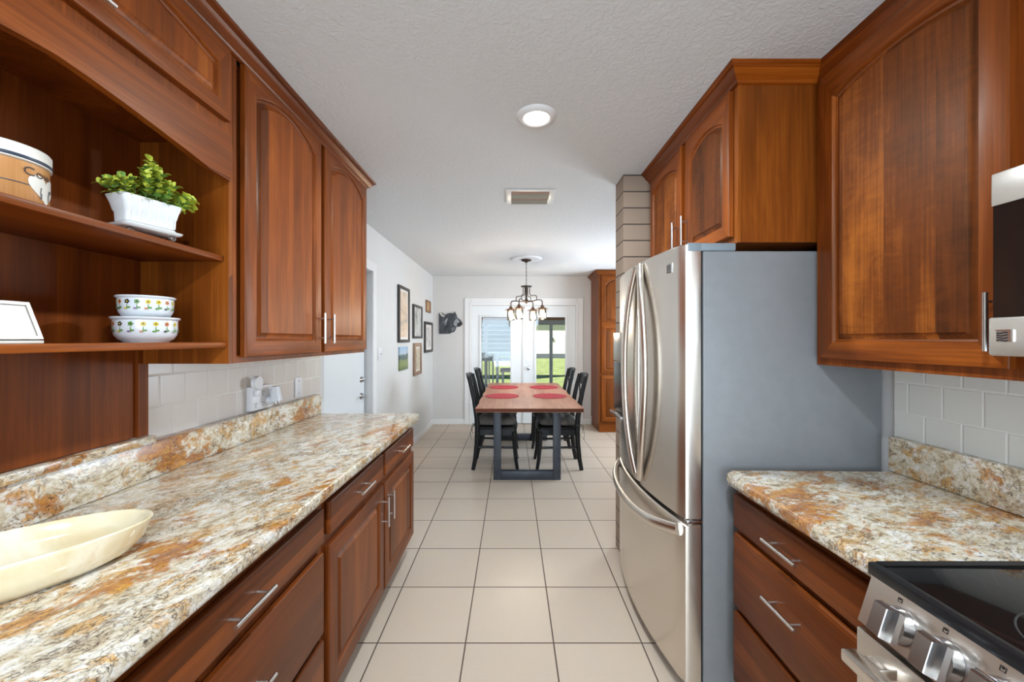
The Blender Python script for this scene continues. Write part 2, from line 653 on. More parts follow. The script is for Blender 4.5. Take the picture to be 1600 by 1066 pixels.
def steel(name, col, rough, axis='Z', aniso=0.0, rot=0.0):
    m, nt, b, out = mat_new(name)
    g = NT(nt)
    b.inputs['Base Color'].default_value = (*col[:3], 1)
    b.inputs['Metallic'].default_value = 1
    b.inputs['Roughness'].default_value = rough
    if aniso:
        b.inputs['Anisotropic'].default_value = aniso
        b.inputs['Anisotropic Rotation'].default_value = rot
        t = g.n('ShaderNodeTangent', direction_type='RADIAL', axis=axis)
        g.lk(t.outputs[0], b.inputs['Tangent'])
    return m


STEEL = steel('brushed_steel', (0.70, 0.645, 0.58), 0.27, 'Z', 0.6, 0.25)
STEELD = steel('brushed_steel_dark', (0.42, 0.40, 0.38), 0.3, 'Y')
HANDLE = steel('satin_nickel', (0.60, 0.565, 0.53), 0.28, 'Z')
CHROME = plain('polished_chrome', (0.56, 0.55, 0.54), 0.16, 1.0)
FRSIDE = plain('fridge_side_grey', srgb(122, 123, 124), 0.42, var=0.03, vscale=20, bump=(300, 0.12, 0.001))
FRCAP = plain('hinge_cover_grey', srgb(122, 132, 138), 0.45)
BLKGLASS = plain('black_glass', (0.006, 0.006, 0.006), 0.06, spec=0.6)
BLKPLAST = plain('black_plastic', (0.010, 0.010, 0.011), 0.3, spec=0.3)
BLACKWOOD = plain('black_painted_wood', (0.006, 0.006, 0.0065), 0.36, var=0.2, vscale=30, spec=0.32)
IRON = plain('table_leg_steel', srgb(50, 54, 62), 0.45, var=0.15, vscale=18, bump=(60, 0.05, 0.001))
BRONZE = plain('oil_rubbed_bronze', srgb(64, 50, 40), 0.4, 0.55, var=0.15)
COPPER = plain('shade_cap_bronze', srgb(112, 82, 62), 0.42, 0.5, var=0.15)
WHITEPL = plain('white_plastic', srgb(228, 228, 230), 0.35)
CERAMIC = plain('white_ceramic', srgb(226, 228, 228), 0.15, coat=0.4)
ENAMEL = plain('white_enamel', srgb(226, 230, 234), 0.12, coat=0.5)
CUSH = plain('charcoal_cushion_fabric', srgb(94, 90, 84), 0.9, var=0.3, vscale=14, bump=(220, 0.3, 0.002))
RIBBON = plain('grey_ribbon', srgb(70, 70, 66), 0.85)
RED = plain('red_woven_placemat', srgb(168, 48, 64), 0.85, var=0.35, vscale=90, bump=(240, 0.6, 0.003))
PAPER = plain('picture_paper', srgb(226, 222, 216), 0.6, var=0.03)
FRAMEBLK = plain('black_picture_frame', srgb(58, 52, 50), 0.42, var=0.1)
FRAMESIL = plain('pewter_frame', srgb(150, 142, 134), 0.35, 0.6)


def glass_mat(name, tint=(1, 1, 1), refl=0.07, rough=0.02):
    m, nt, b, out = mat_new(name)
    nt.nodes.remove(b)
    g = NT(nt)
    t = g.n('ShaderNodeBsdfTransparent')
    t.inputs[0].default_value = (*tint, 1)
    gl = g.n('ShaderNodeBsdfGlossy')
    gl.inputs['Roughness'].default_value = rough
    lw = g.n('ShaderNodeFresnel')
    lw.inputs[0].default_value = 1.45
    f = g.math('ADD', g.math('MULTIPLY', lw.outputs[0], 0.8), refl * 0.3, clamp=True)
    mx = g.n('ShaderNodeMixShader')
    g.lk(f, mx.inputs[0])
    g.lk(t.outputs[0], mx.inputs[1])
    g.lk(gl.outputs[0], mx.inputs[2])
    g.lk(mx.outputs[0], out.inputs[0])
    return m


PANE = glass_mat('window_glass', (0.93, 0.96, 0.97))
JAR = glass_mat('jar_glass', (0.97, 0.95, 0.90), 0.35, 0.06)
BEAD = glass_mat('glass_bead', (0.95, 0.94, 0.92), 0.4)


def emit(name, col, strength):
    m, nt, b, out = mat_new(name)
    nt.nodes.remove(b)
    e = nt.nodes.new('ShaderNodeEmission')
    e.inputs[0].default_value = (*col, 1)
    e.inputs[1].default_value = strength
    nt.links.new(e.outputs[0], out.inputs[0])
    return m


LAMP = emit('lamp_diffuser', (1.0, 0.96, 0.9), 6)
BULB = emit('warm_bulb', (1.0, 0.80, 0.55), 16)

# ------------------------------------------------------------------ room shell
CZ = 2.445
XL, XR, YF = -1.31, 1.44, 6.45
XD = 2.55        # right wall of the dining room
YB = -3.0        # wall behind the camera
T_ = 0.14


def floor_bm():
    bm = BM()
    box(bm, XL - T_, XD + T_, YB - T_, YF + T_, -0.12, 0)
    return bm


struct('floor', floor_bm(), FLOOR_M, 'cream square ceramic tile floor with dark grout lines', 'floor')
bm = BM()
box(bm, XL - T_, XD + T_, YB - T_, YF + T_, CZ, CZ + 0.12)
struct('ceiling', bm, CEIL, 'pale grey ceiling with a troweled plaster texture', 'ceiling')

# left wall with the doorway
DY0, DY1, DZ = 2.72, 3.645, 2.035
bm = BM()
box(bm, XL - T_, XL, YB, DY0, 0, CZ)
box(bm, XL - T_, XL, DY0, DY1, DZ, CZ)
box(bm, XL - T_, XL, DY1, YF, 0, CZ)
struct('wall_left', bm, WALLW, 'pale grey wall with framed pictures', 'wall')
# far wall with the french doors
FX0, FX1, FZ = -0.672, 1.062, 1.972
bm = BM()
box(bm, XL - T_, FX0, YF, YF + T_, 0, CZ)
box(bm, FX0, FX1, YF, YF + T_, FZ, CZ)
box(bm, FX1, XD + T_, YF, YF + T_, 0, CZ)
struct('wall_far', bm, WALL, 'pale grey end wall around the french doors', 'wall')
bm = BM()
box(bm, XR, XR + T_, YB, 2.475, 0, CZ)
struct('wall_right', bm, WALLW, 'pale grey wall behind the refrigerator', 'wall')
# dining room right wall with its window
WY0, WY1, WZ0, WZ1 = 4.0, 5.4, 0.6, 2.1
bm = BM()
box(bm, XD, XD + T_, 2.656, WY0, 0, CZ)
box(bm, XD, XD + T_, WY1, YF, 0, CZ)
box(bm, XD, XD + T_, WY0, WY1, 0, WZ0)
box(bm, XD, XD + T_, WY0, WY1, WZ1, CZ)
struct('wall_dining_right', bm, WALL)
bm = BM()
box(bm, XR + T_, XD + T_, 2.54, 2.656, 0, CZ)
struct('wall_dining_near', bm, WALL)
# wall behind the camera with a wide unseen window, added for fill light
bm = BM()
box(bm, XL - T_, -1.25, YB - T_, YB, 0, CZ)
box(bm, 1.15, XR + T_, YB - T_, YB, 0, CZ)
box(bm, -1.25, 1.15, YB - T_, YB, 0, 0.28)
box(bm, -1.25, 1.15, YB - T_, YB, 2.28, CZ)
struct('wall_back', bm, WALL)
for nm, pts in (('added_window_1', ('y', YB - 0.08, -1.25, 1.15, 0.28, 2.28)), ('window_2', ('x', XD + 0.08, WY0, WY1, WZ0, WZ1))):
    ax, p, a, b_, z0, z1 = pts
    bm = BM()
    gm = BM()
    for (u0, u1, v0, v1) in ((a, a + 0.06, z0, z1), (b_ - 0.06, b_, z0, z1), (a + 0.06, b_ - 0.06, z0, z0 + 0.06), (a + 0.06, b_ - 0.06, z1 - 0.06, z1),
                             ((a + b_) / 2 - 0.025, (a + b_) / 2 + 0.025, z0 + 0.06, z1 - 0.06)):
        if ax == 'y':
            box(bm, u0, u1, p - 0.03, p + 0.03, v0, v1)
        else:
            box(bm, p - 0.03, p + 0.03, u0, u1, v0, v1)
    w = struct(nm, bm, TRIMW)
    if ax == 'y':
        box(gm, a + 0.05, b_ - 0.05, p - 0.004, p + 0.004, z0 + 0.05, z1 - 0.05)
    else:
        box(gm, p - 0.004, p + 0.004, a + 0.05, b_ - 0.05, z0 + 0.05, z1 - 0.05)
    finish('pane', gm, PANE, w)

# brick pillar at the end of the kitchen wall
bm = BM()
box(bm, 0.706, XR + T_, 2.475, 2.656, 0, CZ)
struct('pillar', bm, BRICK, 'taupe painted brick pillar beside the refrigerator', 'pillar')

# baseboards
bm = BM()
box(bm, XL, XL + 0.014, 3.735, YF, 0, 0.085, bev=0.004)
struct('baseboard_left', bm, TRIMW)
bm = BM()
box(bm, XL + 0.014, -0.775, YF - 0.014, YF, 0, 0.085, bev=0.004)
box(bm, 1.165, 1.30, YF - 0.014, YF, 0, 0.085, bev=0.004)
struct('baseboard_far', bm, TRIMW)

# left door (white slab set back in the wall)
bm = BM()
box(bm, XL - 0.095, XL - 0.06, DY0 + 0.004, 3.617, 0.008, DZ - 0.004, bev=0.002)
d1 = struct('door_1', bm, DOORW, 'plain white slab door left of the counter end', 'door')
bm = BM()
hy, hz = 3.545, 0.885
cyl(bm, (XL - 0.06, hy, hz), (XL - 0.05, hy, hz), 0.032, 0.028, 24)
cyl(bm, (XL - 0.05, hy, hz), (XL - 0.015, hy, hz), 0.011, seg=12)
tube(bm, [(XL - 0.018, hy + 0.005, hz), (XL - 0.012, hy - 0.03, hz + 0.004), (XL - 0.012, hy - 0.075, hz - 0.002), (XL - 0.014, hy - 0.11, hz - 0.01)], 0.009, 10, taper=[1.2, 1, 0.9, 0.7])
finish('door_handle', bm, CHROME, d1)
bm = BM()
cyl(bm, (XL - 0.06, hy, 1.035), (XL - 0.045, hy, 1.035), 0.03, 0.025, 24)
box(bm, XL - 0.046, XL - 0.028, hy - 0.004, hy + 0.004, 1.02, 1.05, bev=0.002)
finish('deadbolt', bm, CHROME, d1)
# jamb, stop and casing
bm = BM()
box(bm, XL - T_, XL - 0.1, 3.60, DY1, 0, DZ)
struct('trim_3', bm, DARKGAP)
bm = BM()
box(bm, XL, XL + 0.018, DY1, DY1 + 0.085, 0, DZ + 0.085, bev=0.004)
box(bm, XL, XL + 0.018, DY0 - 0.02, DY1, DZ, DZ + 0.085, bev=0.004)
struct('trim_1', bm, TRIMW)

# french doors
bm = BM()
cw = 0.11
box(bm, FX0 - cw, FX0, YF - 0.02, YF, 0, FZ + cw, bev=0.005)
box(bm, FX1, FX1 + cw, YF - 0.02, YF, 0, FZ + cw, bev=0.005)
box(bm, FX0, FX1, YF - 0.02, YF, FZ, FZ + cw, bev=0.005)
box(bm, FX0 - 0.03, FX0 + 0.012, YF - 0.026, YF + 0.06, 0, FZ + 0.03, bev=0.004)
box(bm, FX1 - 0.012, FX1 + 0.03, YF - 0.026, YF + 0.06, 0, FZ + 0.03, bev=0.004)
box(bm, FX0, FX1, YF - 0.026, YF + 0.06, FZ - 0.012, FZ + 0.03, bev=0.004)
struct('trim_2', bm, TRIMW)


def french_door(name, x0, x1, gx0, gx1, gz0, gz1, label):
    y0, y1 = YF + 0.012, YF + 0.056
    bm = BM()
    z1 = FZ - 0.014
    box(bm, x0, gx0, y0, y1, 0.012, z1)
    box(bm, gx1, x1, y0, y1, 0.012, z1)
    box(bm, gx0, gx1, y0, y1, 0.012, gz0)
    box(bm, gx0, gx1, y0, y1, gz1, z1)
    d = struct(name, bm, DOORW, label, 'door')
    bm = BM()
    f = 0.034
    for a in ((gx0 - f, gx0 + 0.006, gz0 - f, gz1 + f), (gx1 - 0.006, gx1 + f, gz0 - f, gz1 + f), (gx0, gx1, gz0 - f, gz0 + 0.006), (gx0, gx1, gz1 - 0.006, gz1 + f)):
        box(bm, a[0], a[1], y0 - 0.014, y0, a[2], a[3], bev=0.004)
    finish('glass_frame', bm, DOORW, d)
    bm = BM()
    box(bm, gx0, gx1, y0 + 0.016, y0 + 0.022, gz0, gz1)
    finish('glass_pane', bm, PANE, d)
    return d


dl = french_door('door_2', FX0 + 0.014, 0.19, -0.51, -0.022, 0.26, 1.772, 'left white french door with a tall glass pane')
dr = french_door('door_3', 0.196, FX1 - 0.014, 0.397, 0.884, 0.26, 1.772, 'right white french door with a tall glass pane and silver knob')
bm = BM()
box(bm, 0.172, 0.214, YF - 0.006, YF + 0.012, 0.012, FZ - 0.016, bev=0.004)
finish('astragal', bm, DOORW, dl)
for nm, z in (('deadbolt', 1.07), ('door_knob', 0.925)):
    bm = BM()
    yk = YF + 0.012
    if nm == 'deadbolt':
        cyl(bm, (0.268, yk, z), (0.268, yk - 0.014, z), 0.033, 0.028, 24)
        cyl(bm, (0.268, yk - 0.014, z), (0.268, yk - 0.02, z), 0.016, 0.014, 16)
    else:
        cyl(bm, (0.268, yk, z), (0.268, yk - 0.012, z), 0.034, 0.03, 24)
        cyl(bm, (0.268, yk - 0.012, z), (0.268, yk - 0.035, z), 0.012, seg=12)
        for a, b_, r0, r1 in ((-0.035, -0.045, 0.016, 0.027), (-0.045, -0.06, 0.027, 0.027), (-0.06, -0.068, 0.027, 0.015)):
            cyl(bm, (0.268, yk + a, z), (0.268, yk + b_, z), r0, r1, 20)
    finish(nm, bm, CHROME, dr)

# wall tiles
bm = BM()
box(bm, XL, XL + 0.008, -0.6, 2.655, 1.0, 1.40)
struct('wall_tile_left', bm, TILE_L, 'white square wall tiles above the left counter', 'wall tile')
bm = BM()
box(bm, XR - 0.008, XR, -0.3, 1.462, 0.9, 1.40)
struct('wall_tile_right', bm, TILE_R, 'white square wall tiles above the right counter', 'wall tile')

# ------------------------------------------------------------------ cabinet parts
def door_bm(O, U, V, W, w, h, t=0.02, rail=0.058, arch=0.0, top=None, slots=(0, 1, 2), nseg=18):
    """raised-panel door: u across, v up, w outward. slots: stile, rail, panel"""
    bm = BM()
    O, U, V, W = Vector(O), Vector(U), Vector(V), Vector(W)
    top = rail if top is None else top

    def P(u, v, d):
        return O + U * u + V * v + W * d

    def inner(d):
        x0, x1, y0 = rail + d, w - rail - d, rail + d
        ap = h - top - d                      # apex of the arch / top of the opening
        sp = ap - arch                        # spring line
        pts = [(x0, y0), (x1, y0), (x1, sp)]
        for k in range(1, nseg):
            s = k / nseg
            x = x1 + (x0 - x1) * s
            q = 2 * s - 1
            if arch > 0:
                hw = (x1 - x0) / 2
                R = (hw * hw + arch * arch) / (2 * arch)
                y = ap - R + math.sqrt(max(0, R * R - (q * hw) ** 2))
            else:
                y = ap
            pts.append((x, y))
        pts.append((x0, sp))
        return pts

    base = inner(0)
    n = len(base)

    def outer(e):
        pts = [(e, e), (w - e, e), (w - e, h - e)]
        for k in range(1, nseg):
            pts.append((base[2 + k][0], h - e))
        pts.append((e, h - e))
        return pts

    seq = [(outer(0), 0), (outer(0), t - 0.004), (outer(0.0015), t - 0.001), (outer(0.004), t), (base, t),
           (inner(0.003), t - 0.003), (inner(0.006), t - 0.011), (inner(0.012), t - 0.0135), (inner(0.016), t - 0.0125),
           (inner(0.029), t - 0.004), (inner(0.031), t - 0.0015), (inner(0.035), t - 0.0015)]
    vs = [[bm.verts.new(P(u, v, d)) for u, v in pts] for pts, d in seq]
    for k in range(len(vs) - 1):
        for i in range(n):
            j = (i + 1) % n
            f = bm.faces.new((vs[k][i], vs[k][j], vs[k + 1][j], vs[k + 1][i]))
            if k >= 7:
                f.material_index = slots[2]
            elif i == 1 or i == n - 1:
                f.material_index = slots[0]
            else:
                f.material_index = slots[1]
    bm.faces.new(vs[0][::-1]).material_index = slots[0]
    bm.faces.new(vs[-1]).material_index = slots[2]
    return bm


def slab_bm(x0, x1, y0, y1, z0, z1):
    bm = BM()
    box(bm, x0, x1, y0, y1, z0, z1, bev=0.006, seg=3)
    return bm


def bar_handle_bm(c, along, out, L=0.145, r=0.0052, stand=0.032, post=0.096):
    bm = BM()
    c, A, W = Vector(c), Vector(along), Vector(out)
    b = c + W * stand
    cyl(bm, b - A * L / 2, b + A * L / 2, r, seg=16)
    for s in (-1, 1):
        cyl(bm, c + A * s * post / 2, c + A * s * post / 2 + W * stand, r * 0.78, seg=12)
    return bm


def add_handle(door, c, along, out, **k):
    return finish('handle', bar_handle_bm(c, along, out, **k), HANDLE, door)


Xp, Yp, Zp = Vector((1, 0, 0)), Vector((0, 1, 0)), Vector((0, 0, 1))
CROWN = [(0.0, 2.384), (0.004, 2.384), (0.010, 2.388), (0.012, 2.394), (0.016, 2.400), (0.026, 2.406), (0.036, 2.418), (0.042, 2.426),
         (0.046, 2.427), (0.046, 2.432), (0.054, 2.435), (0.058, 2.440), (0.058, CZ), (0.0, CZ)]
XW = XL + 0.009

# ---- upper left: two tall arched doors
FXL = -0.97
t1 = thing('wall_cabinet', (-1.14, 1.96, 1.3165), 'cherry wall cabinet with two tall arched doors above the left granite counter', 'cabinet')
bm = BM()
box(bm, XW, FXL - 0.016, 1.356, 2.565, 1.3165, 2.384)
finish('body', bm, W_V, t1)
bm = BM()
box(bm, FXL - 0.0155, FXL, 1.356, 1.374, 1.3165, 2.384)
box(bm, FXL - 0.0155, FXL, 2.549, 2.565, 1.3165, 2.384)
box(bm, FXL - 0.0155, FXL, 1.374, 2.549, 1.3165, 1.342)
finish('face_frame', bm, W_V, t1)
for y0, y1, hy in ((1.393, 1.949, 1.918), (1.986, 2.553, 2.018)):
    d = finish('door', door_bm((FXL, y0, 1.336), Yp, Zp, Xp, y1 - y0, 1.047, arch=0.062, top=0.022), [W_V, W_H, W_P], t1, smooth=25)
    add_handle(d, (FXL + 0.02, hy, 1.455), Zp, Xp, L=0.15)

# ---- upper left: open shelf unit with drop door and shaped valance
SY0, SY1 = 0.30, 1.354
t2 = thing('shelf_cabinet', (-1.14, 0.85, 1.068), 'open cherry shelf unit with two shelves and an arched lift door above', 'cabinet')
bm = BM()
box(bm, XW, -1.272, SY0, SY1 + 0.001, 1.068, 2.0745)
for y in (1.318,):
    box(bm, -1.272, -1.262, y, SY1 + 0.001, 1.068, 1.375)
finish('back_panel', bm, W_BACK, t2)
bm = BM()
box(bm, -1.272, FXL, SY1 - 0.018, SY1 + 0.001, 1.3165, 2.0745)
finish('side_panel', bm, W_SIDE, t2)
bm = BM()
box(bm, -1.272, FXL, SY0, SY0 + 0.018, 1.3165, 2.0745)
finish('side_panel', bm, W_SIDE, t2)
bm = BM()
box(bm, XW, FXL, SY0, SY1, 2.075, 2.384)
finish('upper_box', bm, W_V, t2)
for z, xf in ((1.685, -0.985), (1.391, -0.975)):
    bm = BM()
    box(bm, -1.272, xf, SY0 + 0.018, SY1 - 0.0185, z - 0.019, z, bev=0.003)
    finish('shelf', bm, W_H, t2)
# shaped valance board
poly = [(SY0, 2.094), (1.329, 2.094), (1.329, 1.938)]
for k in range(0, 15):
    s = k / 14
    y = 1.224 + (SY0 + 0.105 - 1.224) * s
    q = 2 * s - 1
    poly.append((y, 1.940 + 0.054 * (1 - abs(q) ** 1.3)))
poly += [(SY0, 1.938)]
bm = BM()
prism(bm, poly, (0, 0, 0), Yp, Zp, Xp, FXL, FXL + 0.02)
bmesh.ops.bevel(bm, geom=[e for e in bm.edges if abs(e.verts[0].co.x - e.verts[1].co.x) < 1e-6 and e.verts[0].co.x > FXL + 0.01], offset=0.005, segments=2, affect='EDGES')
finish('valance', bm, W_H, t2)
dd = finish('lift_door', door_bm((FXL, 0.36, 2.135), Yp, Zp, Xp, 1.322 - 0.36, 0.247, rail=0.05, arch=0.045, top=0.03), [W_V, W_H, W_P], t2, smooth=25)
add_handle(dd, (FXL + 0.02, 0.832, 2.172), Yp, Xp)

# crown moulding along the left cabinets
bm = BM()
sweep_profile(bm, [(FXL, SY0), (FXL, 2.566), (XW, 2.566)], CROWN)
o = finish('crown_molding', bm, W_CROWN, None, (FXL, 1.4, 2.384))
tag(o, 'dark cherry crown molding along the top of the left cabinets', 'molding')

# ---- left base cabinets
BXF, BXD = -0.655, -0.635
for (y0, y1, kind, lab) in ((-0.33, 0.50, 'doors', 'near'), (0.502, 1.339, 'drawers', 'mid'), (1.341, 2.535, 'mixed', 'far')):
    lab = {'doors': 'cherry base cabinet with two doors at the near end of the left counter',
           'drawers': 'cherry base cabinet with three wide drawers under the left counter',
           'mixed': 'cherry base cabinet with two drawers over two doors at the counter end'}[kind]
    t = thing('base_cabinet', (-0.97, (y0 + y1) / 2, 0), lab, 'cabinet')
    bm = BM()
    box(bm, XL + 0.002, BXF, y0, y1, 0.115, 0.874)
    finish('body', bm, W_BV, t)
    bm = BM()
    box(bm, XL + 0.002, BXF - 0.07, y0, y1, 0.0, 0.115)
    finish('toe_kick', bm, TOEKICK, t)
    if kind == 'drawers':
        for z0, z1, hz in ((0.712, 0.828, 0.770), (0.408, 0.680, 0.545), (0.145, 0.384, 0.265)):
            d = finish('drawer', slab_bm(BXF, BXD, 0.528, 1.322, z0, z1), W_DH, t)
            add_handle(d, (BXD, 0.925, hz), Yp, Xp)
    elif kind == 'doors':
        for a, b_ in ((-0.31, 0.080), (0.090, 0.478)):
            finish('door', door_bm((BXF, a, 0.147), Yp, Zp, Xp, b_ - a, 0.69, rail=0.062), [W_BV, W_BH, W_BP], t, smooth=25)
    else:
        for a, b_, hy in ((1.36, 1.937, 1.912), (1.956, 2.522, 1.998)):
            d = finish('drawer', slab_bm(BXF, BXD, a + 0.005, b_ - 0.004, 0.715, 0.833), W_DH, t)
            add_handle(d, (BXD, (a + b_) / 2, 0.774), Yp, Xp)
            d = finish('door', door_bm((BXF, a, 0.147), Yp, Zp, Xp, b_ - a, 0.533, rail=0.062), [W_BV, W_BH, W_BP], t, smooth=25)
            add_handle(d, (BXD, hy, 0.556), Zp, Xp)


def counter_bm(poly, z0, z1, r=0.014):
    bm = BM()
    prism(bm, poly, (0, 0, 0), Xp, Yp, Zp, z0, z1)
    es = [e for e in bm.edges if abs(e.verts[0].co.z - e.verts[1].co.z) < 1e-6]
    bmesh.ops.bevel(bm, geom=es, offset=r, segments=4, profile=0.5, affect='EDGES')
    return bm


def rounded_corner(cx, cy, r, a0, a1, n=8):
    return [(cx + r * math.cos(a0 + (a1 - a0) * k / n), cy + r * math.sin(a0 + (a1 - a0) * k / n)) for k in range(n + 1)]


# left granite top, splash and ledge
CXF = -0.603
poly = [(XL + 0.002, -0.35), (CXF, -0.35)] + rounded_corner(CXF - 0.045, 2.572 - 0.045, 0.045, 0, PI / 2) + [(XL + 0.002, 2.572)]
o = finish('granite_countertop', counter_bm(poly, 0.875, 0.915), GRAN_L, None, (-0.95, 1.1, 0.875))
tag(o, 'long polished beige granite countertop with rust streaks on the left', 'countertop')
bm = BM()
box(bm, XW, -1.252, -0.35, 2.568, 0.916, 1.040, bev=0.003)
o = finish('granite_backsplash', bm, GRAN_LB, None, (-1.28, 1.1, 0.916))
tag(o, 'low granite backsplash with orange patches along the left wall', 'backsplash')
bm = BM()
for a, b_ in ((-0.05, 0.66), (0.662, 0.905), (0.907, 1.128), (1.13, 1.362)):
    box(bm, -1.272, -1.240, a, b_, 1.0405, 1.0672, bev=0.003)
o = finish('granite_ledge', bm, granite('granite_ledge_stone', math.radians(10), 8.1, 0.5, 0.2), None, (-1.26, 0.8, 1.0405))
tag(o, 'narrow pieced granite strip under the wooden panel on the left', 'ledge')

# ---- over-fridge cabinet on the right
FXR = 0.875
t3 = thing('fridge_cabinet', (1.13, 1.97, 1.776), 'cherry cabinet with two arched doors above the refrigerator', 'cabinet')
bm = BM()
box(bm, FXR, XR - 0.002, 1.51, 2.470, 1.776, 2.384)
finish('body', bm, [W_SIDE], t3)
for a, b_, hy in ((1.543, 1.93, 1.958), (1.978, 2.417, 2.043)):
    # local u runs towards the camera so that the panel normal faces the aisle
    d = finish('door', door_bm((FXR, b_, 1.806), -Yp, Zp, -Xp, b_ - a, 0.576, arch=0.042, top=0.060, rail=0.046), [W_V, W_H, W_PR], t3, smooth=25)
    hy = b_ - 0.03 if a < 1.6 else a + 0.03
    add_handle(d, (FXR - 0.02, hy, 1.925), Zp, -Xp, L=0.15)
bm = BM()
sweep_profile(bm, [(1.178, 1.51), (FXR, 1.51), (FXR, 2.470)][::-1], CROWN)
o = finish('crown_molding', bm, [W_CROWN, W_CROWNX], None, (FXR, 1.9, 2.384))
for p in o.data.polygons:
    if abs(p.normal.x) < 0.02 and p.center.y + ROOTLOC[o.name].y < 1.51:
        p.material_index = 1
tag(o, 'cherry crown molding wrapping the corner of the cabinet above the refrigerator', 'molding')

# ---- right wall cabinet (large arched door) and the one over the microwave
WXR = 1.179
t4 = thing('wall_cabinet', (1.26, 1.15, 1.302), 'cherry wall cabinet with one large arched door beside the microwave', 'cabinet')
bm = BM()
box(bm, WXR, XR - 0.009, 0.835, 1.508, 1.303, 2.384)
finish('body', bm, W_V, t4)
d = finish('door', door_bm((WXR, 1.473, 1.330), -Yp, Zp, -Xp, 0.561, 1.053, rail=0.058, arch=0.032, top=0.068), [W_V, W_H, W_PR], t4, smooth=25)
add_handle(d, (WXR - 0.02, 0.930, 1.442), Zp, -Xp, L=0.14)
t5 = thing('wall_cabinet', (1.26, 0.44, 1.765), 'short cherry wall cabinet above the microwave', 'cabinet')
bm = BM()
box(bm, WXR, XR - 0.009, 0.05, 0.834, 1.765, 2.384)
finish('body', bm, W_V, t5)
for a, b_ in ((0.075, 0.437), (0.447, 0.809)):
    finish('door', door_bm((WXR, b_, 1.79), -Yp, Zp, -Xp, b_ - a, 0.592, arch=0.07, top=0.07), [W_V, W_H, W_PR], t5, smooth=25)
bm = BM()
sweep_profile(bm, [(WXR, 0.05), (WXR, 1.508)][::-1], [(a * 0.5, z) for a, z in CROWN])
o = finish('crown_molding', bm, W_CROWN, None, (WXR, 0.8, 2.384))
tag(o, 'dark cherry crown molding above the cabinet beside the microwave', 'molding')

# ---- right base drawers, counter, splash
RXF, RXD = 0.835, 0.815
t6 = thing('base_cabinet', (1.1, 1.13, 0), 'cherry base cabinet with three drawers between refrigerator and stove', 'cabinet')
bm = BM()
box(bm, RXF, XR - 0.002, 0.842, 1.446, 0.115, 0.872)
finish('body', bm, W_BV, t6)
bm = BM()
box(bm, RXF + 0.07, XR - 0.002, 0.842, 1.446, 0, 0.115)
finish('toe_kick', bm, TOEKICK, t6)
for z0, z1, hz in ((0.714, 0.834, 0.772), (0.428, 0.692, 0.59), (0.145, 0.404, 0.28)):
    d = finish('drawer', slab_bm(RXD, RXF, 0.868, 1.440, z0, z1), W_DH, t6)
    add_handle(d, (RXD, 1.154, hz), Yp, -Xp)
poly = [(0.785, 0.838), (XR - 0.002, 0.838), (XR - 0.002, 1.450)] + rounded_corner(0.785 + 0.03, 1.450 - 0.03, 0.03, PI / 2, PI, 6)
o = finish('granite_countertop', counter_bm(poly, 0.873, 0.913), GRAN_R, None, (1.1, 1.13, 0.873))
tag(o, 'short granite countertop with a rust vein between refrigerator and stove', 'countertop')
bm = BM()
box(bm, 1.396, XR - 0.009, 0.10, 1.449, 0.914, 1.040, bev=0.003)
o = finish('granite_backsplash', bm, GRAN_RB, None, (1.41, 0.9, 0.914))
tag(o, 'low granite backsplash with brown veins along the right wall', 'backsplash')

# ------------------------------------------------------------------ refrigerator
FY0, FY1 = 1.512, 2.43
fr = thing('refrigerator', (1.05, 1.92, 0), 'stainless french-door refrigerator with grey sides and bottom freezer', 'refrigerator')
bm = BM()
box(bm, 0.741, 1.434, FY0, FY1, 0.03, 1.743, bev=0.006)
finish('cabinet_case', bm, FRSIDE, fr)
bm = BM()
box(bm, 0.734, 0.7415, FY0 + 0.008, FY1 - 0.008, 0.05, 1.743)
finish('door_gasket', bm, BLKPLAST, fr)
bm = BM()
box(bm, 0.715, 0.87, FY0 + 0.002, FY0 + 0.07, 1.7435, 1.775, bev=0.006)
finish('hinge_cover', bm, FRCAP, fr)
bm = BM()
box(bm, 0.715, 0.87, FY1 - 0.07, FY1 - 0.002, 1.7435, 1.775, bev=0.006)
finish('hinge_cover', bm, FRCAP, fr)
bm = BM()
box(bm, 0.70, 0.92, FY0 + 0.02, FY1 - 0.02, 0.0, 0.045, bev=0.004)
finish('base_grille', bm, FRCAP, fr)


def fx(y):
    return 0.616 + 0.052 * abs((y - 1.971) / 0.459) ** 2.0


def curved_door(y0, y1, z0, z1, n=14, back=0.732):
    bm = BM()
    rings = []
    prof = []
    rr = 0.012
    for k in range(n + 1):
        y = y0 + (y1 - y0) * k / n
        x = fx(y)
        if k == 0 or k == n:
            x += 0.006
        prof.append((x, y))
    pts = [(back, y0)] + [(prof[0][0] + rr, y0), (prof[0][0], y0 + 0.004)] + prof[1:-1] + [(prof[-1][0], y1 - 0.004), (prof[-1][0] + rr, y1)] + [(back, y1)]

    def inset(d):
        cx, cy = 0.66, (y0 + y1) / 2
        return [(p[0] + (d if p[0] < 0.70 else 0), p[1] + (d if p[1] < cy else -d)) for p in pts]
    for z, d in ((z0, 0.006), (z0 + 0.006, 0), (z1 - 0.006, 0), (z1, 0.006)):
        rings.append([Vector((x, y, z)) for x, y in inset(d)])
    loops(bm, rings, cap0=True, cap1=True)
    return bm


SPL = 1.915
dn = finish('door', curved_door(FY0, SPL - 0.003, 0.698, 1.773), STEEL, fr, smooth=40)
dfar = curved_door(SPL + 0.003, FY1, 0.698, 1.773)
df = finish('door', dfar, STEEL, fr, smooth=40)
fz = finish('freezer_drawer', curved_door(FY0, FY1, 0.06, 0.680, 24), STEEL, fr, smooth=40)
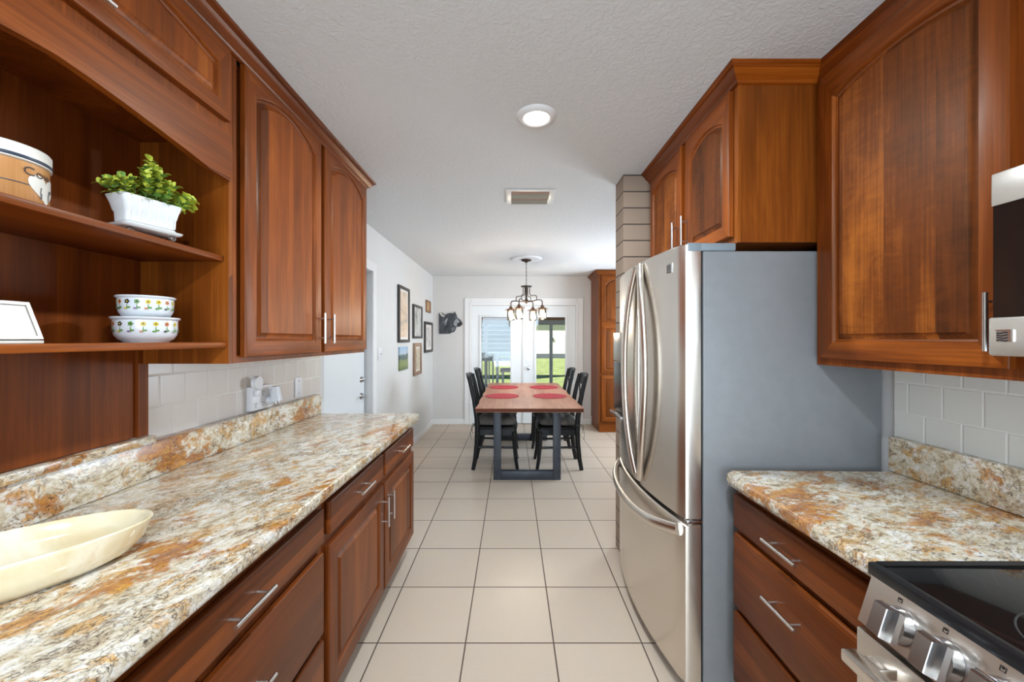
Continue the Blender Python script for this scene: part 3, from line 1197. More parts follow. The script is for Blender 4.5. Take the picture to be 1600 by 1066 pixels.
# plastic end cap at the upper corner of the near door
bm = BM()
box(bm, 0.682, 0.7335, FY0 - 0.0015, FY0 + 0.03, 1.742, 1.7745, bev=0.002)
finish('door_cap', bm, FRCAP, dn)


def band(bm, pts, w, t, wdir):
    """rounded flat bar: w across (wdir), t thick"""
    tube(bm, pts, w / 2, 12, up=wdir, ry=t / 2)


for s, par in ((-1, dn), (1, df)):
    bm = BM()
    pts = []
    for k in range(25):
        q = k / 24 * 2 - 1
        a = 1 - abs(q) ** 2.0
        y = (1.866 - 0.110 * a) if s < 0 else (1.924 + 0.105 * a)
        x = fx(y) - 0.008 - 0.026 * (1 - abs(q) ** 3)
        pts.append((x, y, 1.245 + q * 0.505))
    band(bm, pts, 0.050, 0.030, (0, 1, 0))
    finish('handle', bm, STEEL, par, smooth=60)
bm = BM()
pts = []
for k in range(25):
    q = k / 24 * 2 - 1
    y = 1.971 + q * 0.425
    a = 1 - abs(q) ** 2.2
    pts.append((fx(y) - 0.004 - 0.045 * (1 - abs(q) ** 4), y, 0.648 - 0.045 * a))
band(bm, pts, 0.05, 0.03, (0, 0, 1))
finish('handle', bm, STEEL, fz, smooth=60)
# hinge between doors and freezer, dispenser on the far door, emblem on the near door
bm = BM()
box(bm, 0.68, 0.74, FY0 + 0.004, FY0 + 0.05, 0.682, 0.696, bev=0.003)
cyl(bm, (0.70, FY0 + 0.018, 0.6805), (0.70, FY0 + 0.018, 0.6975), 0.010, seg=14)
finish('hinge', bm, CHROME, fr)
bm = BM()
box(bm, 0.622, 0.662, 2.15, 2.39, 0.98, 1.27, bev=0.004)
dsp = finish('water_dispenser', bm, BLKPLAST, df)
bm = BM()
box(bm, 0.597, 0.662, 2.15, 2.39, 0.955, 0.972, bev=0.003)
finish('drip_tray', bm, STEELD, dsp)
bm = BM()
box(bm, 0.616, 0.63, 2.17, 2.37, 1.275, 1.44, bev=0.002)
finish('control_panel', bm, STEELD, dsp)


def emblem(parent, O, U, V, W, s, name='emblem'):
    """square badge with a waved field and a thick bright edge"""
    bm = BM()
    prism(bm, [(0, 0), (s, 0), (s, s), (0, s)], O, U, V, W, 0, 0.0010, 0)
    for k in range(4):
        v0 = s * (0.08 + 0.2 * k)
        up, dn_ = [], []
        for i in range(9):
            u = s * 0.02 + s * 0.74 * i / 8
            wv = s * 0.045 * math.sin(i / 8 * 2 * PI + k)
            up.append((u, v0 + wv + s * 0.085))
            dn_.append((u, v0 + wv))
        prism(bm, dn_ + up[::-1], O, U, V, W, 0.0010, 0.0018, 1)
    prism(bm, [(s * 0.8, 0), (s, 0), (s, s), (0, s), (0, s * 0.88), (s * 0.8, s * 0.88)], O, U, V, W, 0.0010, 0.0028, 2)
    return finish(name, bm, [STEELD, BLKPLAST, CHROME], parent, smooth=None)


ye = 1.626
slope = (fx(1.574) - fx(1.624)) / 0.05
U_ = Vector((slope, -1, 0)).normalized()
N_ = Vector((-1, -slope, 0)).normalized()
emblem(dn, Vector((fx(ye) - 0.0004, ye, 1.673)), U_, Zp, N_, 0.040)

# ------------------------------------------------------------------ microwave
MX, MY0, MY1, MZ0, MZ1 = 1.0, 0.056, 0.816, 1.366, 1.744
mw = thing('microwave', (1.2, 0.44, MZ0), 'stainless over-the-range microwave with black glass front', 'microwave')
bm = BM()
box(bm, MX + 0.02, XR - 0.009, MY0, MY1, MZ0 + 0.004, MZ1)
finish('case', bm, BLKPLAST, mw)
bm = BM()
box(bm, MX, MX + 0.02, MY0, MY1, 1.676, MZ1, bev=0.003)
finish('top_strip', bm, STEEL, mw)
bm = BM()
box(bm, MX + 0.003, MX + 0.02, MY0 + 0.002, MY1 - 0.002, 1.446, 1.676)
finish('door_glass', bm, BLKGLASS, mw)
bm = BM()
box(bm, MX - 0.004, MX + 0.02, MY0, MY1 + 0.002, MZ0, 1.446, bev=0.005)
bs = finish('bottom_strip', bm, STEEL, mw)
emblem(bs, Vector((MX - 0.0042, 0.802, 1.395)), -Yp, Zp, -Xp, 0.025)

# ------------------------------------------------------------------ stove
RY0, RY1 = 0.068, 0.828
rg = thing('stove', (1.07, 0.45, 0), 'stainless slide-in range with black glass cooktop and front knobs', 'stove')
bm = BM()
box(bm, 0.765, 1.36, RY0, RY1, 0.09, 0.905)
finish('body', bm, STEELD, rg)
bm = BM()
box(bm, 0.83, 1.30, RY0 + 0.02, RY1 - 0.02, 0.0, 0.09)
finish('kick_plate', bm, BLKPLAST, rg)
bm = BM()
box(bm, 0.760, 1.368, RY0 - 0.004, RY1 + 0.004, 0.9055, 0.925, bev=0.004)
ct = finish('cooktop', bm, BLKGLASS, rg)
RINGM = plain('burner_ring_grey', (0.03, 0.03, 0.03), 0.3)
for (x, y, r) in ((1.13, 0.60, 0.085), (0.92, 0.56, 0.12), (1.13, 0.26, 0.12), (0.92, 0.26, 0.085)):
    bm = BM()
    lathe(bm, [(r, 0.9251), (r + 0.0015, 0.9253), (r + 0.003, 0.9251)], (x, y, 0), 64)
    lathe(bm, [(r * 0.62, 0.9251), (r * 0.62 + 0.001, 0.9253), (r * 0.62 + 0.002, 0.9251)], (x, y, 0), 64)
    finish('burner_ring', bm, RINGM, ct)
bm = BM()
# raised cooktop frame lip along the front
box(bm, 0.757, 0.775, RY0 - 0.004, RY1 + 0.004, 0.902, 0.9275, bev=0.003)
box(bm, 0.775, 1.36, RY1 - 0.012, RY1 + 0.004, 0.9256, 0.9275)
finish('cooktop_frame', bm, BLKPLAST, rg)
# slanted control panel
pt, pb = Vector((0.764, 0, 0.902)), Vector((0.733, 0, 0.806))
bm = BM()
prism(bm, [(pt.x, pt.z), (pb.x, pb.z), (0.775, 0.806), (0.775, 0.902)], (0, 0, 0), Xp, Zp, -Yp, -RY1, -RY0)
cp = finish('control_panel', bm, STEEL, rg, smooth=None)
Dn = (pb - pt).normalized()
Nn = Vector((Dn.z, 0, -Dn.x))
if Nn.x > 0:
    Nn = -Nn
for k, yk in enumerate((0.752, 0.672, 0.592, 0.300, 0.220, 0.140)):
    c = pt.lerp(pb, 0.56)
    c.y = yk
    bm = BM()
    cyl(bm, c, c + Nn * 0.004, 0.0335, 0.0335, 32)
    cyl(bm, c + Nn * 0.004, c + Nn * 0.024, 0.0325, 0.0305, 32)
    # bow-tie grip: a wide paddle standing out from the dial
    rings = []
    Tn = -Dn
    for h, a, b_ in ((0.0235, 0.0255, 0.0280), (0.028, 0.0185, 0.0300), (0.036, 0.0155, 0.0295), (0.046, 0.0140, 0.0285), (0.048, 0.0125, 0.0270)):
        r = []
        for sy, st in ((-1, -1), (1, -1), (1, 1), (-1, 1)):
            r.append(c + Nn * h + Yp * (a * sy) + Tn * (b_ * st))
        rings.append(r)
    loops(bm, rings, cap0=True, cap1=True)
    kb = finish('knob', bm, steel('knob_steel', (0.46, 0.46, 0.47), 0.22, 'Z') if k == 0 else bpy.data.materials['knob_steel'], rg, smooth=30)
    # printed burner mark above each knob
    bm = BM()
    q = pt.lerp(pb, 0.13)
    q.y = yk + 0.012
    s = 0.0042
    for (u0, u1, v0, v1) in ((-s, s, -s, -s + 0.0012), (-s, s, s - 0.0012, s), (-s, -s + 0.0012, -s, s), (s - 0.0012, s, -s, s), (-0.0018, 0.0018, 0.0, 0.0034)):
        prism(bm, [(u0, v0), (u1, v0), (u1, v1), (u0, v1)], q, -Yp, Tn, Nn, 0, 0.0004)
    finish('burner_mark', bm, BLKPLAST, cp, smooth=None)
bm = BM()
box(bm, 0.728, 0.764, RY0 + 0.002, RY1 - 0.002, 0.17, 0.796, bev=0.004)
od = finish('oven_door', bm, STEEL, rg)
bm = BM()
box(bm, 0.725, 0.727, RY0 + 0.10, RY1 - 0.10, 0.30, 0.66)
finish('oven_window', bm, BLKGLASS, od)
bm = BM()
box(bm, 0.664, 0.694, 0.10, 0.790, 0.752, 0.777, bev=0.004)
for y in (0.13, 0.755):
    box(bm, 0.690, 0.729, y - 0.018, y + 0.018, 0.753, 0.775, bev=0.003)
finish('oven_handle', bm, STEEL, od)
bm = BM()
box(bm, 0.735, 0.764, RY0 + 0.002, RY1 - 0.002, 0.095, 0.162, bev=0.004)
finish('warming_drawer', bm, STEEL, rg)

# ---- unseen cabinets added behind the viewpoint for refrigerator reflections
t8 = thing('base_cabinet', (1.1, -0.45, 0), 'unseen cherry base cabinet with two doors at the near side of the stove', 'cabinet')
bm = BM()
box(bm, RXF, XR - 0.002, -0.95, 0.058, 0.115, 0.872)
finish('body', bm, W_BV, t8)
bm = BM()
box(bm, RXF + 0.07, XR - 0.002, -0.95, 0.058, 0, 0.115)
finish('toe_kick', bm, TOEKICK, t8)
for a, b_ in ((-0.93, -0.455), (-0.445, 0.035)):
    finish('door', door_bm((RXF, b_, 0.147), -Yp, Zp, -Xp, b_ - a, 0.69, rail=0.062), [W_BV, W_BH, W_BP], t8, smooth=25)
o = finish('granite_countertop', counter_bm([(0.785, -0.96), (XR - 0.002, -0.96), (XR - 0.002, 0.062), (0.785, 0.062)], 0.873, 0.913), GRAN_R, None, (1.1, -0.45, 0.873))
tag(o, 'unseen granite countertop at the near side of the stove', 'countertop')
t9 = thing('wall_cabinet', (1.3, -0.45, 1.303), 'unseen cherry wall cabinet at the near side of the microwave', 'cabinet')
bm = BM()
box(bm, WXR, XR - 0.009, -0.95, 0.048, 1.303, 2.384)
finish('body', bm, W_V, t9)
for a, b_ in ((-0.93, -0.455), (-0.445, 0.035)):
    finish('door', door_bm((WXR, b_, 1.330), -Yp, Zp, -Xp, b_ - a, 1.053, rail=0.058, arch=0.032, top=0.068), [W_V, W_H, W_PR], t9, smooth=25)

# ------------------------------------------------------------------ pantry in the dining room
PX0, PX1, PYF = 1.305, 2.30, 5.87
pn = thing('pantry_cabinet', (1.8, 6.1, 0), 'tall cherry pantry cabinet with paneled doors against the far wall', 'cabinet')
bm = BM()
box(bm, PX0, PX1, PYF, YF - 0.002, 0.14, 2.385)
finish('body', bm, W_PAN_V, pn)
bm = BM()
box(bm, PX0 + 0.01, PX1 - 0.005, PYF + 0.015, YF - 0.002, 0.0, 0.14)
finish('plinth', bm, W_PAN_H, pn)
for a, b_ in ((PX0 + 0.035, 1.795), (1.805, PX1 - 0.035)):
    w = b_ - a
    # upper door: arched top panel over a square one
    d = finish('door', door_bm((a, PYF, 1.625), Xp, Zp, -Yp, w, 0.745, arch=0.09, top=0.06, rail=0.055), [W_PAN_V, W_PAN_H, W_PAN_P], pn, smooth=25)
    finish('lower_panel', door_bm((a, PYF, 0.885), Xp, Zp, -Yp, w, 0.738, rail=0.055), [W_PAN_V, W_PAN_H, W_PAN_P], d, smooth=25)
    finish('door', door_bm((a, PYF, 0.165), Xp, Zp, -Yp, w, 0.695, rail=0.055), [W_PAN_V, W_PAN_H, W_PAN_P], pn, smooth=25)
bm = BM()
sweep_profile(bm, [(PX0, YF - 0.002), (PX0, PYF), (PX1, PYF), (PX1, YF - 0.002)], [(a, z - 0.012) for a, z in CROWN])
finish('crown', bm, W_PAN_H, pn)

# ------------------------------------------------------------------ dining table, chairs, placemats
TX0, TX1, TY0, TY1 = -0.335, 0.665, 3.62, 5.74
tb = thing('dining_table', (0.165, 4.68, 0), 'long wooden dining table with black steel frame legs', 'table')
edge = []
N = 40
for k in range(N + 1):
    y = TY0 + (TY1 - TY0) * k / N
    edge.append((TX1 + 0.006 * math.sin(k * 0.9) + 0.004 * math.sin(k * 2.3), y))
for k in range(N, -1, -1):
    y = TY0 + (TY1 - TY0) * k / N
    edge.append((TX0 - 0.006 * math.sin(k * 0.7 + 1) - 0.004 * math.sin(k * 2.1), y))
bm = BM()
prism(bm, edge, (0, 0, 0), Xp, Yp, Zp, 0.722, 0.760)
bm.faces.ensure_lookup_table()
for f in bm.faces:
    f.material_index = 1
bm.faces[-1].material_index = 0
es = [e for e in bm.edges if abs(e.verts[0].co.z - e.verts[1].co.z) < 1e-6]
bmesh.ops.bevel(bm, geom=es, offset=0.004, segments=2, affect='EDGES')
finish('tabletop', bm, [W_TABLE, W_TEDGE], tb)
for y0 in (3.885, 5.40):
    bm = BM()
    w, dpt = 0.075, 0.055
    box(bm, -0.184, -0.184 + w, y0, y0 + dpt, 0, 0.721, bev=0.003)
    box(bm, 0.486 - w, 0.486, y0, y0 + dpt, 0, 0.721, bev=0.003)
    box(bm, -0.184 + w, 0.486 - w, y0, y0 + dpt, 0, 0.088, bev=0.003)
    box(bm, -0.184 + w, 0.486 - w, y0, y0 + dpt, 0.690, 0.721, bev=0.003)
    finish('leg_frame', bm, IRON, tb)


def make_chair(label):
    """local frame: +X is the front, origin on the floor under the seat"""
    t = thing('dining_chair', (0, 0, 0), label, 'chair', 'black chairs around the dining table')
    for s in (-1, 1):
        bm = BM()
        y = 0.195 * s
        tube(bm, [(-0.245, y, 0), (-0.222, y, 0.12), (-0.205, y, 0.28), (-0.198, y, 0.43), (-0.205, y, 0.56), (-0.232, y, 0.74), (-0.262, y, 0.88), (-0.292, y, 1.0)],
             0.026, 8, up=(1, 0, 0), ry=0.021, taper=[0.85, 0.95, 1.05, 1.15, 1.1, 1.0, 0.95, 0.85])
        finish('rear_leg', bm, BLACKWOOD, t, smooth=50)
    for s in (-1, 1):
        bm = BM()
        y = 0.185 * s
        tube(bm, [(0.232, y + 0.012 * s, 0), (0.212, y + 0.003 * s, 0.12), (0.20, y, 0.28), (0.196, y, 0.41)], 0.026, 8, ry=0.026, up=(1, 0, 0), taper=[0.68, 0.8, 0.98, 1.1])
        finish('front_leg', bm, BLACKWOOD, t, smooth=50)
    bm = BM()
    poly = [(-0.225, -0.175), (0.19, -0.215), (0.225, -0.185), (0.235, 0), (0.225, 0.185), (0.19, 0.215), (-0.225, 0.175)]
    prism(bm, poly, (0, 0, 0), Xp, Yp, Zp, 0.432, 0.458)
    bmesh.ops.bevel(bm, geom=[e for e in bm.edges if abs(e.verts[0].co.z - e.verts[1].co.z) < 1e-6], offset=0.006, segments=2, affect='EDGES')
    finish('seat', bm, BLACKWOOD, t)
    bm = BM()
    for s in (-1, 1):
        box(bm, -0.19, 0.195, 0.185 * s - 0.011, 0.185 * s + 0.011, 0.372, 0.432)
    box(bm, 0.185, 0.207, -0.17, 0.17, 0.372, 0.432)
    box(bm, -0.207, -0.185, -0.18, 0.18, 0.372, 0.432)
    finish('apron', bm, BLACKWOOD, t)
    bm = BM()
    for s in (-1, 1):
        cyl(bm, (-0.205, 0.192 * s, 0.245), (0.203, 0.186 * s, 0.235), 0.012, seg=10)
    cyl(bm, (0.0, -0.186, 0.24), (0.0, 0.186, 0.24), 0.011, seg=10)
    finish('stretcher', bm, BLACKWOOD, t)
    # bowed top rail, lower rail and the crossed slats between the posts
    for z0, z1, x0, nm in ((0.895, 1.012, -0.272, 'top_rail'), (0.575, 0.62, -0.210, 'lower_rail')):
        bm = BM()
        rings = []
        for k in range(13):
            q = k / 12 * 2 - 1
            y = q * 0.196
            bow = -0.026 * (1 - q * q)
            crest = 0.012 * (1 - q * q) if nm == 'top_rail' else 0
            lean = -0.035 * (z1 - z0) / 0.117
            r = [Vector((x0 + bow - 0.010, y, z0)), Vector((x0 + bow + 0.010, y, z0)),
                 Vector((x0 + bow + lean + 0.010, y, z1 + crest)), Vector((x0 + bow + lean - 0.010, y, z1 + crest))]
            rings.append(r)
        loops(bm, rings, cap0=True, cap1=True)
        finish(nm, bm, BLACKWOOD, t)
    for s in (-1, 1):
        bm = BM()
        pts = []
        for k in range(9):
            q = k / 8
            z = 0.60 + q * 0.31
            x = -0.218 - 0.070 * q - 0.022 * math.sin(PI * q) * 0.6 - 0.006 * s
            pts.append((x, s * (-0.165 + 0.33 * q), z))
        tube(bm, pts, 0.020, 6, up=(0, 1, 0), ry=0.008)
        finish('cross_slat', bm, BLACKWOOD, t)
    return t


def make_cushion(label):
    t = thing('seat_cushion', (0, 0, 0), label, 'cushion', 'tufted cushions on the dining chairs')
    bm = BM()
    n = 28
    top, bot = [], []
    for i in range(n + 1):
        rt, rb = [], []
        for j in range(n + 1):
            a, b_ = i / n * 2 - 1, j / n * 2 - 1
            # rounded-square outline
            r = max(abs(a), abs(b_))
            l = math.hypot(a, b_)
            sq = (r / l if l > 1e-6 else 1)
            rs = 0.80 + 0.20 * sq
            x, y = 0.212 * a * rs, 0.205 * b_ * rs
            h = (1 - r ** 4) ** 0.6 if r < 1 else 0
            tuft = 0.0
            for tx in (-0.42, 0.42):
                for ty in (-0.42, 0.42):
                    tuft += math.exp(-((a - tx) ** 2 + (b_ - ty) ** 2) / 0.02)
            crease = math.exp(-min(abs(abs(a) - 0.42), abs(abs(b_) - 0.42)) ** 2 / 0.006) * 0.25
            hh = 0.075 * h * (1 - 0.5 * min(1, tuft) - crease * (1 - r))
            rt.append(Vector((x, y, 0.497 + hh)))
            rb.append(Vector((x, y, 0.497 - 0.036 * h)))
        top.append(rt)
        bot.append(rb)
    vt = [[bm.verts.new(p) for p in r] for r in top]
    vb = [[vt[i][j] if i in (0, n) or j in (0, n) else bm.verts.new(bot[i][j]) for j in range(n + 1)] for i in range(n + 1)]
    for i in range(n):
        for j in range(n):
            bm.faces.new((vt[i][j], vt[i + 1][j], vt[i + 1][j + 1], vt[i][j + 1]))
            bm.faces.new((vb[i][j], vb[i][j + 1], vb[i + 1][j + 1], vb[i + 1][j]))
    finish('pad', bm, CUSH, t, smooth=80)
    for s in (-1, 1):
        bm = BM()
        y = s * 0.222
        tube(bm, [(-0.165, s * 0.19, 0.492), (-0.20, y, 0.485), (-0.232, y + s * 0.004, 0.482)], 0.007, 6, ry=0.003)
        tube(bm, [(-0.225, y + s * 0.002, 0.484), (-0.255, y + s * 0.012, 0.47), (-0.268, y + s * 0.010, 0.40), (-0.262, y + s * 0.014, 0.34)], 0.008, 6, ry=0.0025)
        tube(bm, [(-0.225, y + s * 0.002, 0.484), (-0.24, y + s * 0.016, 0.50), (-0.256, y + s * 0.012, 0.48), (-0.246, y + s * 0.016, 0.40)], 0.007, 6, ry=0.0025)
        finish('tie', bm, RIBBON, t)
    return t


ch0 = make_chair('')
cu0 = make_cushion('')
spots = [(-0.172, 4.385, 0, 'left side of the table, nearer the kitchen', 'near left'), (-0.165, 5.20, 0, 'left side of the table, nearer the glass doors', 'far left'),
         (0.500, 4.375, PI, 'right side of the table, nearer the kitchen', 'near right'), (0.495, 5.20, PI, 'right side of the table, nearer the glass doors', 'far right')]
for i, (x, y, a, where, w2) in enumerate(spots):
    c = ch0 if i == 0 else copy_tree(ch0)
    q = cu0 if i == 0 else copy_tree(cu0)
    for o in (c, q):
        o.location = (x, y, 0)
        o.rotation_euler = (0, 0, a)
    c['label'] = 'black cross-back dining chair on the ' + where
    q['label'] = 'dark tufted seat cushion on the ' + w2 + ' dining chair'
    q.location.z = 0.0

MATS = [(-0.11, 4.40, 'near left'), (-0.105, 5.20, 'far left'), (0.425, 4.40, 'near right'), (0.425, 5.20, 'far right')]
bm = BM()
seg = 72
rings = []
for r, z in ((0.0, 0.0016), (0.03, 0.0045), (0.06, 0.003), (0.09, 0.0048), (0.12, 0.003), (0.15, 0.0048), (0.175, 0.003), (0.186, 0.005), (0.190, 0.0025), (0.188, 0.0)):
    rings.append((r, z))
lathe(bm, rings, (0, 0, 0), seg)
for v in bm.verts:
    l = math.hypot(v.co.x, v.co.y)
    if l > 0.16:
        a = math.atan2(v.co.y, v.co.x)
        k = 1 + 0.018 * math.sin(a * 18) * (l - 0.16) / 0.03
        v.co.x *= k
        v.co.y *= k
pm = finish('placemat', bm, RED, None, (0, 0, 0))
tag(pm, '', 'placemat', 'round red placemats on the dining table')
for i, (x, y, w) in enumerate(MATS):
    o = pm if i == 0 else copy_tree(pm)
    o.location = (x, y, 0.7604)
    o.rotation_euler = (0, 0, i * 0.7)
    o['label'] = 'round red woven placemat, ' + w + ' of four on the table'

# ------------------------------------------------------------------ ceiling fittings
lx, ly = CANS[0]


def can_fixture(x, y, label):
    t = thing('ceiling_light', (x, y, CZ), label, 'light', 'recessed ceiling lights')
    bm = BM()
    lathe(bm, [(0.060, CZ - 0.012), (0.064, CZ - 0.016), (0.072, CZ - 0.016), (0.090, CZ - 0.006), (0.094, CZ - 0.0005), (0.060, CZ - 0.0005), (0.060, CZ - 0.012)], (x, y, 0), 48)
    finish('trim_ring', bm, TRIMW, t, smooth=50)
    bm = BM()
    lathe(bm, [(0.0, CZ - 0.013), (0.03, CZ - 0.013), (0.0595, CZ - 0.011), (0.0595, CZ - 0.006), (0.0, CZ - 0.006)], (x, y, 0), 40)
    finish('diffuser', bm, LAMP, t, smooth=60)


can_fixture(lx, ly, 'lit round recessed light in the kitchen ceiling')

vx0, vx1, vy0, vy1 = -0.045, 0.305, 2.715, 2.985
vt = thing('ceiling_vent', (0.13, 2.85, CZ), 'rectangular metal air vent in the ceiling', 'vent')
VENTM = plain('vent_white_metal', srgb(226, 226, 222), 0.3)
bm = BM()
zz = CZ - 0.008
for a in ((vx0, vx0 + 0.04, vy0, vy1), (vx1 - 0.04, vx1, vy0, vy1), (vx0 + 0.04, vx1 - 0.04, vy0, vy0 + 0.026), (vx0 + 0.04, vx1 - 0.04, vy1 - 0.026, vy1)):
    box(bm, a[0], a[1], a[2], a[3], zz, CZ - 0.0005, bev=0.002)
for x in (vx0 + 0.02, vx1 - 0.02):
    for y in (vy0 + 0.07, vy1 - 0.07):
        cyl(bm, (x, y, zz), (x, y, zz - 0.002), 0.005, seg=10)
finish('frame', bm, VENTM, vt)
SLAT = plain('vent_slat_metal', srgb(176, 180, 172), 0.25, 0.7)
for k in range(4):
    y = vy0 + 0.034 + k * 0.056
    bm = BM()
    dz = 0.020 if k % 2 else 0.010
    prism(bm, [(y, CZ - 0.004), (y + 0.002, CZ - 0.003), (y + 0.036, CZ - dz - 0.001), (y + 0.034, CZ - dz - 0.003)], (0, 0, 0), Yp, Zp, Xp, vx0 + 0.04, vx1 - 0.04)
    finish('slat', bm, SLAT, vt)
bm = BM()
box(bm, vx0 + 0.04, vx1 - 0.04, vy0 + 0.026, vy1 - 0.026, CZ - 0.0015, CZ - 0.0005)
finish('backing', bm, plain('vent_dark', srgb(34, 36, 32), 0.6), vt)

CHX, CHY = 0.185, 5.06
bm = BM()
lathe(bm, [(0.0, CZ - 0.012), (0.12, CZ - 0.012), (0.16, CZ - 0.016), (0.19, CZ - 0.012), (0.205, CZ - 0.004), (0.207, CZ - 0.0005), (0.0, CZ - 0.0005)], (CHX, CHY, 0), 56)
o = finish('ceiling_medallion', bm, TRIMW, None, (CHX, CHY, CZ - 0.016))
tag(o, 'white round ceiling medallion above the chandelier', 'medallion')

cl = thing('chandelier', (CHX, CHY, CZ - 0.012), 'dark bronze chandelier with four lit glass jar shades over the dining table', 'chandelier')
zc = CZ - 0.0125
bm = BM()
lathe(bm, [(0.0, zc), (0.065, zc), (0.066, zc - 0.008), (0.058, zc - 0.018), (0.02, zc - 0.026), (0.012, zc - 0.04), (0.0, zc - 0.04)], (CHX, CHY, 0), 32)
finish('canopy', bm, BRONZE, cl, smooth=50)
bm = BM()
z = zc - 0.04
k = 0
while z > 2.115:
    pts = []
    for i in range(13):
        a = i / 12 * 2 * PI
        u, w = math.cos(a) * 0.0075, math.sin(a) * 0.017
        pts.append((CHX + (u if k % 2 == 0 else 0), CHY + (0 if k % 2 == 0 else u), z - 0.014 + w))
    tube(bm, pts, 0.0022, 6)
    z -= 0.0255
    k += 1
finish('chain', bm, BRONZE, cl, smooth=60)
bm = BM()
lathe(bm, [(0.0, 2.105), (0.012, 2.102), (0.016, 2.094), (0.07, 2.092), (0.074, 2.086), (0.07, 2.080), (0.018, 2.078), (0.014, 2.06), (0.012, 1.93), (0.018, 1.915), (0.034, 1.905), (0.036, 1.893),
           (0.03, 1.884), (0.014, 1.876), (0.010, 1.866), (0.0, 1.862)], (CHX, CHY, 0), 32)
finish('center_column', bm, BRONZE, cl, smooth=50)
for k in range(4):
    a = math.radians(26 + 90 * k)
    dx, dy = math.cos(a), math.sin(a)
    if k in (1,):
        pass

    def PT(r, z):
        return (CHX + dx * r, CHY - dy * r, z)

    def rounded(pts, rad=0.022, n=5):
        out = [Vector(pts[0])]
        for i in range(1, len(pts) - 1):
            p0, p1, p2 = Vector(pts[i - 1]), Vector(pts[i]), Vector(pts[i + 1])
            d0, d1 = (p0 - p1), (p2 - p1)
            rr = min(rad, d0.length / 2.1, d1.length / 2.1)
            s, e = p1 + d0.normalized() * rr, p1 + d1.normalized() * rr
            for q in range(n + 1):
                u = q / n
                out.append((s * (1 - u) + p1 * u) * (1 - u) + (p1 * (1 - u) + e * u) * u)
        out.append(Vector(pts[-1]))
        return out
    bm = BM()
    tube(bm, rounded([PT(0.03, 1.895), PT(0.10, 1.895), PT(0.135, 1.905), PT(0.222, 1.905), PT(0.222, 1.828)], 0.035), 0.0068, 8)
    arm = finish('arm', bm, BRONZE, cl, smooth=60)
    bm = BM()
    tube(bm, rounded([PT(0.045, 2.082), PT(0.045, 1.99), PT(0.062, 1.965), PT(0.145, 1.965), PT(0.145, 1.905)], 0.025), 0.0052, 8)
    finish('scroll_bracket', bm, BRONZE, cl, smooth=60)
    c = PT(0.222, 0)
    bm = BM()
    lathe(bm, [(0.0, 1.842), (0.014, 1.838), (0.020, 1.826), (0.024, 1.812), (0.036, 1.806), (0.078, 1.790), (0.079, 1.787), (0.05, 1.792), (0.02, 1.80), (0.0, 1.80)], c, 32)
    finish('shade_cap', bm, COPPER, arm, smooth=50)
    bm = BM()
    lathe(bm, [(0.040, 1.793), (0.048, 1.784), (0.052, 1.770), (0.052, 1.668), (0.048, 1.655), (0.040, 1.650), (0.0, 1.650), (0.0, 1.6525), (0.038, 1.6525), (0.046, 1.658), (0.0495, 1.669), (0.0495, 1.769), (0.0455, 1.782), (0.038, 1.791), (0.040, 1.793)], c, 32)
    finish('jar_shade', bm, JAR, arm, smooth=50)
    bm = BM()
    lathe(bm, [(0.0, 1.801), (0.013, 1.80), (0.013, 1.775), (0.0, 1.775)], c, 16)
    finish('socket', bm, BRONZE, arm, smooth=50)
    bm = BM()
    lathe(bm, [(0.0, 1.775), (0.011, 1.774), (0.013, 1.762), (0.024, 1.735), (0.026, 1.718), (0.02, 1.70), (0.0, 1.692)], c, 20)
    finish('bulb', bm, BULB, arm, smooth=60)
    light('chandelier_lamp', 'POINT', (c[0], c[1], 1.665), (0, 0, 0), 5.0, (1.0, 0.90, 0.78), 0.02)

# ------------------------------------------------------------------ pictures and plates on the left wall
def picture(name, y0, y1, z0, z1, fw, dep, frame_mat, art, label, mat_w=0.0, cat='picture'):
    t = thing(name, (XL, (y0 + y1) / 2, z0), label, cat, 'framed pictures on the left wall')
    x0 = XL + 0.001
    bm = BM()
    if fw:
        for a in ((y0, y0 + fw, z0, z1), (y1 - fw, y1, z0, z1), (y0 + fw, y1 - fw, z0, z0 + fw), (y0 + fw, y1 - fw, z1 - fw, z1)):
            box(bm, x0, x0 + dep, a[0], a[1], a[2], a[3], bev=0.003)
        finish('frame', bm, frame_mat, t)
        bm = BM()
        box(bm, x0, x0 + dep * 0.45, y0 + fw, y1 - fw, z0 + fw, z1 - fw)
        finish('mat_board', bm, PAPER, t)
        f2 = fw + mat_w
        bm = BM()
        box(bm, x0 + dep * 0.45, x0 + dep * 0.45 + 0.001, y0 + f2, y1 - f2, z0 + f2, z1 - f2)
        finish('print', bm, art, t)
    else:
        box(bm, x0, x0 + dep, y0, y1, z0, z1, bev=0.002)
        finish('canvas', bm, art, t)
    return t


def art(name, stops, scale=(6, 6, 6), seed=0.0, nscale=1.0, grad=False, detail=4):
    m, nt, b, out = mat_new(name)
    g = NT(nt)
    co = g.coord()
    n = g.noise(g.mapping(co, scale=scale, loc=(seed, seed, seed)), nscale, detail, 0.6, 0.5)
    if grad:
        z = g.sep(co)[2]
        f = g.math('ADD', g.math('MULTIPLY', z, grad), g.math('MULTIPLY', g.math('SUBTRACT', n, 0.5), 0.22))
    else:
        f = n
    g.lk(g.ramp(f, stops), b.inputs['Base Color'])
    b.inputs['Roughness'].default_value = 0.45
    return m


